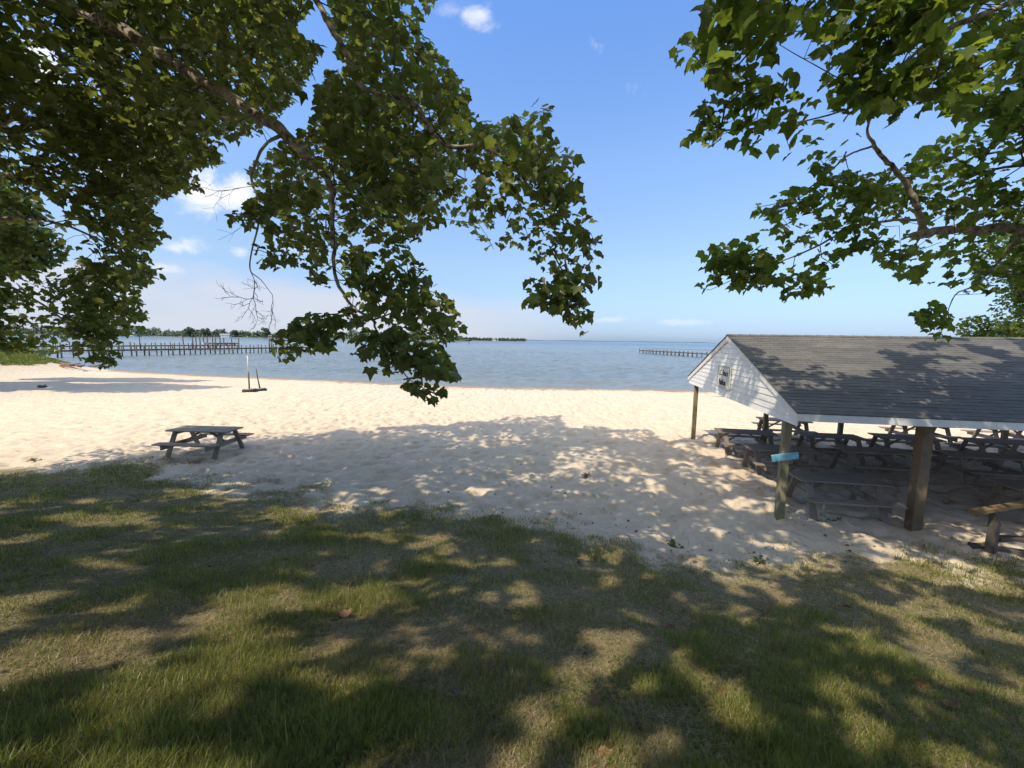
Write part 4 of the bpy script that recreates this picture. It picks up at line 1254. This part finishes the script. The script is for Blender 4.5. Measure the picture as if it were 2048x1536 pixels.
# ------------------------------------------------------------------ grass
def grass():
    n = 900000
    a = RNG.uniform(-1.22, 1.22, n)
    r = np.exp(RNG.uniform(math.log(.9), math.log(17), n))
    x = r * np.sin(a); y = r * np.cos(a)
    L = lawn_mask(x, y)
    patch = fbm(x * .9, y * .9, 130, 3)
    den = smooth(.12, .7, L) * (.62 + .38 * smooth(.34, .54, patch))
    den = np.maximum(den, .0 + .03 * smooth(13.5, 8, y + .18 * x) * (vnoise(x * 2.1, y * 2.1, 135) > .72))
    k = RNG.random(n) < den
    x, y, r, L, patch = x[k], y[k], r[k], L[k], patch[k]
    n = len(x)
    # gather into small tufts
    ix, iy = np.floor(x / .06), np.floor(y / .06)
    tx = (ix + _hash(ix, iy, 7)) * .06; ty = (iy + _hash(ix, iy, 8)) * .06
    g = RNG.uniform(.0, .75, n)
    x = x + (tx - x) * g; y = y + (ty - y) * g
    z = ground_z(x, y) - .004
    tall = fbm(x * 1.7 + 5, y * 1.7, 140, 2)
    h = (.026 + .07 * smooth(.3, .72, tall) + .035 * smooth(.5, .75, patch)) * RNG.uniform(.45, 1.35, n)
    h = np.where(RNG.random(n) < .006, h * 2.2, h)
    h = h * np.where(L < .25, 1.3, 1)
    wd = np.maximum(.0036, r * .00085) * RNG.uniform(.7, 1.3, n)
    dry = RNG.random(n) < (.24 + .30 * smooth(.55, .35, patch))
    th = RNG.uniform(0, 2 * PI, n); lean = np.abs(RNG.normal(.55, .45, n)) * np.where(dry, 2.2, 1.)
    dx, dy = np.cos(th) * lean, np.sin(th) * lean
    ph = th + PI / 2 + RNG.normal(0, .7, n)
    sx, sy = np.cos(ph) * wd / 2, np.sin(ph) * wd / 2
    h = np.where(dry, h * .75, h)
    nl = np.sqrt(1 + lean ** 2); hz = h / nl
    o = np.stack([x, y, z], 1)
    S = np.stack([sx, sy, np.zeros(n)], 1)
    D1 = np.stack([dx * hz * .38, dy * hz * .38, hz * .58], 1)
    D2 = np.stack([dx * hz, dy * hz, hz * .95], 1)
    V = np.stack([o - S, o + S, o + S * .8 + D1, o - S * .8 + D1, o + D2], 1).reshape(-1, 3)
    i = np.arange(n)[:, None] * 5
    loops = np.concatenate([i + np.array([0, 1, 2, 3]), i + np.array([3, 2, 4])], 1)
    sizes = np.tile(np.array([4, 3]), n)
    green = np.array([(.17, .20, .042), (.225, .25, .052), (.29, .285, .08), (.145, .175, .045)])
    straw = np.array([(.50, .40, .21), (.40, .31, .16), (.27, .19, .10), (.44, .38, .19)])
    w1 = RNG.dirichlet(np.full(4, .8), n)
    c = np.where(dry[:, None], w1 @ straw, w1 @ green) * RNG.uniform(.6, 1.35, (n, 1))
    # dead thatch lying between the tufts
    nt_ = 230000
    a = RNG.uniform(-1.22, 1.22, nt_); r = np.exp(RNG.uniform(math.log(.9), math.log(13), nt_))
    x, y = r * np.sin(a), r * np.cos(a)
    k = RNG.random(nt_) < smooth(.3, .8, lawn_mask(x, y)) * (.35 + .65 * smooth(.58, .38, fbm(x * .9, y * .9, 130, 3)))
    x, y, r = x[k], y[k], r[k]; m_ = len(x)
    th = RNG.uniform(0, 2 * PI, m_); ln = RNG.uniform(.03, .09, m_); wd = np.maximum(.003, r * .0008)
    o = np.stack([x, y, ground_z(x, y) + .002], 1)
    D = np.stack([np.cos(th) * ln, np.sin(th) * ln, RNG.uniform(.002, .022, m_)], 1); S = np.stack([-np.sin(th) * wd, np.cos(th) * wd, wd * 0], 1) / 2
    V2 = np.stack([o - S, o + S, o + S * .6 + D, o - S * .6 + D], 1).reshape(-1, 3)
    c2 = (RNG.dirichlet(np.full(4, .7), m_) @ np.array([(.46, .37, .22), (.33, .245, .14), (.20, .13, .075), (.52, .44, .28)])) * RNG.uniform(.6, 1.25, (m_, 1))
    l2 = len(V) + np.arange(m_ * 4)
    V = np.concatenate([V, V2]); loops = np.concatenate([loops.ravel(), l2]); sizes = np.concatenate([sizes, np.full(m_, 4)])
    cc = np.concatenate([np.repeat(c, 5, 0), np.repeat(c2, 4, 0)])
    ob = np_mesh('grass', V, loops.ravel(), sizes, M['grass'], None, col=cc)
    tag(ob, 'short patchy lawn grass with dry straw-coloured spots on the bank', 'grass', kind='stuff')
    print('grass', n)
grass()

# the distant grassy bank on the left
def bank_grass():
    n = 70000
    x = RNG.uniform(-75, -46, n); y = RNG.uniform(22, 53, n)
    k = lawn_mask(x, y) > .45
    x, y = x[k], y[k]; n = len(x)
    z = ground_z(x, y) - .01
    th = RNG.uniform(0, 2 * PI, n); h = RNG.uniform(.08, .2, n)
    o = np.stack([x, y, z], 1); S = np.stack([np.cos(th), np.sin(th), 0 * th], 1) * .10
    V = np.stack([o - S, o + S, o + np.stack([RNG.normal(0, .05, n), RNG.normal(0, .05, n), h], 1)], 1).reshape(-1, 3)
    c = RNG.dirichlet(np.ones(3), n) @ np.array([(.13, .18, .03), (.17, .21, .04), (.22, .23, .07)])
    ob = np_mesh('bank_grass', V, np.arange(3 * n), np.full(n, 3), M['grass'], None, col=np.repeat(c, 3, 0))
    tag(ob, 'sunlit grass on the low bank at the left end of the beach', 'grass', kind='stuff')
bank_grass()

# ------------------------------------------------------------------ fallen leaves, weeds, small litter
def fallen():
    pts = [(1185, 1405, 1), (1302, 1345, 0), (1155, 1130, 0), (1718, 1360, 1), (1850, 1375, 0), (1790, 1285, 1), (1702, 1216, 0), (1530, 1226, 0), (690, 1237, 1), (1450, 1392, 0), (1930, 1382, 1), (1195, 1512, 1), (1340, 1251, 0), (1615, 1160, 1),
           (1905, 1420, 0), (1735, 1355, 0), (1560, 1300, 1), (1270, 1062, 1), (1420, 1098, 0), (960, 1270, 0), (135, 1412, 0), (330, 1398, 1), (1840, 1500, 0), (1600, 1345, 1)]
    me = []
    for k in range(3):
        m = MB()
        v = LEAF.copy(); rg = np.random.default_rng(k)
        v[:, 2] = .28 * np.abs(v[:, 0]) ** 1.3 * (1 + .8 * k) + .14 * (v[:, 1] - .4) ** 2 + rg.normal(0, .035, len(v))
        v[:, 2] -= v[:, 2].min() - .02
        vv = np.concatenate([v, v - np.array([0, 0, .012])])
        fs = [tuple(f) for f in LEAF_T] + [tuple(15 + i for i in f[::-1]) for f in LEAF_T]
        m.add(vv, fs, True)
        m.tube([(0, 0, v[0, 2]), (.02, -.25, .1), (.05, -.5, .03)], [.018, .014, .01], 5)
        me.append(m)
    protos = {}
    for k, (px, py, c) in enumerate(pts):
        x, y, z = hit(px, py)
        key = (k % 3, c)
        if key not in protos:
            o = me[k % 3].build('fallen_leaf', M['brown_leaf'] if c == 0 else M['tan_leaf']); protos[key] = o
        else:
            o = protos[key].copy(); COL.objects.link(o)
        on_sand = lawn_mask(x, y) < .5
        lab = ('dark brown curled dead leaf lying on the ' if c == 0 else 'reddish tan dead sycamore leaf lying on the ') + ('bare sand' if on_sand else 'patchy grass')
        tag(o, lab, 'dead leaf', 'dead leaves fallen on the ground')
        s = random.uniform(.065, .115)
        o.location = (x, y, z + .012); o.scale = (s, s, s); o.rotation_euler = (random.uniform(-.35, .35), random.uniform(-.35, .35), random.uniform(0, 6.28))
fallen()
def litter():
    n = 1500
    a = RNG.uniform(-.95, .95, n); r = np.exp(RNG.uniform(math.log(2.), math.log(16), n))
    x, y = r * np.sin(a), r * np.cos(a)
    k = RNG.random(n) < .25 + .75 * smooth(2.5, .4, np.abs(y + .19 * x - 8.2) / 1.2) * smooth(-6, 3, x)
    x, y = x[k], y[k]
    P = np.stack([x, y, ground_z(x, y) + .012], 1)
    o = leaves_mesh('leaf_litter', P, RNG.uniform(.02, .07, len(P)), M['brown_bits'], None, [(.13, .065, .035), (.09, .055, .035), (.2, .13, .075), (.05, .04, .03)], simple=True, spread=.35, droop=.1)
    tag(o, 'small brown bits of leaf and twig scattered over sand and lawn', 'leaf litter', kind='stuff')
M['brown_bits'] = leaf_material('dead_leaf_bits', .05)
litter()
def weed(px, py, n, L, label, pal):
    x, y, z = hit(px, py)
    o = empty('weed', (x, y, z - .01), random.uniform(0, 6), label, 'weed')
    m = MB(); lv = []
    for k in range(n):
        a = random.uniform(0, 2 * PI); l = L * random.uniform(.6, 1); e = random.uniform(.3, 1.1)
        pts = [np.array([0, 0, 0]) + np.array([math.cos(a) * math.cos(e), math.sin(a) * math.cos(e), math.sin(e)]) * l * f - np.array([0, 0, .35 * l * f * f]) for f in (0, .4, .75, 1)]
        m.tube(pts, [.004, .0035, .003, .001], 5)
        for f in (1, 2, 3):
            for _ in range(3): lv.append(pts[f] + RNG.normal(0, .012, 3) + np.array([0, 0, .01]))
    m.build('stem', M['twig'], o)
    lv = np.array(lv); lv[:, 2] = np.maximum(lv[:, 2], .01)
    leaves_mesh('leaf_blades', lv, RNG.uniform(.03, .06, len(lv)), M['leaf'], o, pal, simple=True)
weed(1352, 1085, 9, .26, 'small dark weed growing on bare sand before the pavilion', PAL_A)
weed(1520, 1125, 7, .2, 'low straggly weed at the sand edge below the blue-board post', PAL_A)
weed(70, 925, 6, .25, 'dry sprig growing on the sunlit sand at the left', [(.2, .16, .07), (.15, .14, .05)])
weed(1175, 955, 5, .22, 'thin sprig standing on the shaded sand in mid beach', [(.1, .09, .05)])
weed(1665, 1040, 5, .3, 'thin dry sprig between the two pavilion posts', [(.12, .09, .05)])

# ------------------------------------------------------------------ sky, sun, camera
def sky():
    w = bpy.data.worlds.new('World'); scene.world = w; w.use_nodes = True
    nt = w.node_tree; nt.nodes.clear(); t = NT(nt)
    out = t.node('ShaderNodeOutputWorld'); bg = t.node('ShaderNodeBackground')
    s = t.node('ShaderNodeTexSky', sky_type='NISHITA')
    s.sun_disc = False; s.sun_elevation = SUN_EL
    s.sun_rotation = math.atan2(TO_SUN[0], TO_SUN[1])
    s.altitude = 0; s.air_density = 1.0; s.dust_density = .7; s.ozone_density = 1.6
    d = t.node('ShaderNodeTexCoord').outputs['Generated']
    sep = t.node('ShaderNodeSeparateXYZ'); t.l.new(d, sep.inputs[0])
    ys = t.math('MAXIMUM', sep.outputs[1], .05)
    u = t.math('DIVIDE', sep.outputs[0], ys); v = t.math('DIVIDE', sep.outputs[2], ys)
    cv = t.node('ShaderNodeCombineXYZ'); t.l.new(u, cv.inputs[0]); t.l.new(v, cv.inputs[1])
    front = t.mrange(sep.outputs[1], .05, .2)
    n = t.noise(t.scaled(cv.outputs[0], (1, 1.5, 1)), 9., 7, .62, dist=.35)
    total = None
    nw = t.noise(t.scaled(cv.outputs[0], (2.2, .8, 1), (0, 0, -.5)), 16., 6, .6)
    def puff(px, py, rx, ry, lo, hi, gain, n=n):
        nonlocal total
        r = ray(px, py); a, b = r[0] / r[1], r[2] / r[1]
        du = t.math('MULTIPLY', t.math('SUBTRACT', u, float(a)), FOC / rx * .95); dv = t.math('MULTIPLY', t.math('SUBTRACT', v, float(b)), FOC / ry * .95)
        rr = t.math('SQRT', t.math('ADD', t.math('MULTIPLY', du, du), t.math('MULTIPLY', dv, dv)))
        e = t.math('SUBTRACT', 1., rr)
        f = t.math('ADD', t.math('MULTIPLY', e, .42), n)
        m = t.math('MULTIPLY', t.mrange(f, lo, hi), gain)
        m = t.math('MULTIPLY', m, t.mrange(rr, 1.35, .85))
        total = m if total is None else t.math('MAXIMUM', total, m)
    puff(400, 385, 85, 66, .60, .92, .95); puff(475, 385, 95, 56, .60, .92, .95); puff(365, 492, 74, 30, .62, .95, .75); puff(320, 535, 66, 20, .6, .9, .5)
    puff(960, 30, 52, 36, .62, .95, .75); puff(60, 130, 80, 60, .5, .78, .95); puff(480, 505, 32, 18, .62, .92, .6); puff(1412, 40, 26, 24, .62, .95, .5)
    puff(1195, 90, 70, 30, .76, 1.1, .3, nw); puff(1255, 165, 50, 60, .78, 1.1, .3, nw); puff(905, 20, 40, 20, .7, 1., .3); puff(600, 490, 120, 40, .66, .98, .4)
    puff(1220, 640, 80, 12, .58, .85, .35); puff(1370, 645, 70, 10, .58, .85, .3); puff(250, 320, 90, 60, .55, .8, .8)
    # long pale bank of cloud low over the left half
    n2 = t.noise(t.scaled(cv.outputs[0], (1, 3.2, 1)), 3., 5, .55)
    top = t.math('ADD', t.math('MULTIPLY', u, -.075), .105)
    top = t.math('ADD', top, t.math('MULTIPLY', t.math('SUBTRACT', n2, .5), .10))
    bank = t.mrange(t.math('SUBTRACT', top, v), -.012, .05)
    bank = t.math('MULTIPLY', bank, t.mrange(u, .30, -.15))
    bank = t.math('MULTIPLY', bank, t.mrange(n2, .2, .65, .62, .92))
    tone = t.ramp(sep.outputs[2], [(0., (.235, .32, .55)), (.04, (.265, .325, .49)), (.17, (.46, .47, .50)), (.37, (.58, .64, .72)), (.64, (.52, .70, .92)), (.80, (1.9, 1.5, 1.05)), (1., (2.0, 1.55, 1.02))])  # top stops, out of view, brightened and warmed to lift the shaded ground
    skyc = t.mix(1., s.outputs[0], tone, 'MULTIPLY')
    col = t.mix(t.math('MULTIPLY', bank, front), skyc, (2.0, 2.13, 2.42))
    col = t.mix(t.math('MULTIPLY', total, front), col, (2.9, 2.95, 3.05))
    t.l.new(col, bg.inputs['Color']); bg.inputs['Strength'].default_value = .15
    t.l.new(bg.outputs[0], out.inputs[0])
sky()
sd = bpy.data.lights.new('sun', 'SUN'); sd.energy = 2.0; sd.angle = math.radians(.53); sd.color = (1., .90, .70)
so = bpy.data.objects.new('sun', sd); COL.objects.link(so)
so.rotation_euler = Vector(TO_SUN).to_track_quat('Z', 'Y').to_euler()
so.location = (0, 0, 60)

cd = bpy.data.cameras.new('camera'); cam = bpy.data.objects.new('camera', cd); COL.objects.link(cam)
cd.sensor_width = 36; cd.lens = 36 * FOC / 2048; cd.clip_start = .05; cd.clip_end = 60000
cam.matrix_world = Matrix(((R2[0], U2[0], -_F[0], 0), (R2[1], U2[1], -_F[1], 0), (R2[2], U2[2], -_F[2], EYE), (0, 0, 0, 1)))
scene.camera = cam

scene.render.engine = 'CYCLES'
scene.cycles.use_denoising = True
scene.cycles.max_bounces = 8; scene.cycles.diffuse_bounces = 4; scene.cycles.transmission_bounces = 5; scene.cycles.glossy_bounces = 3
scene.cycles.sample_clamp_indirect = 6
scene.view_settings.view_transform = 'Standard'; scene.view_settings.look = 'None'
scene.view_settings.exposure = 1.25; scene.view_settings.gamma = 1.0
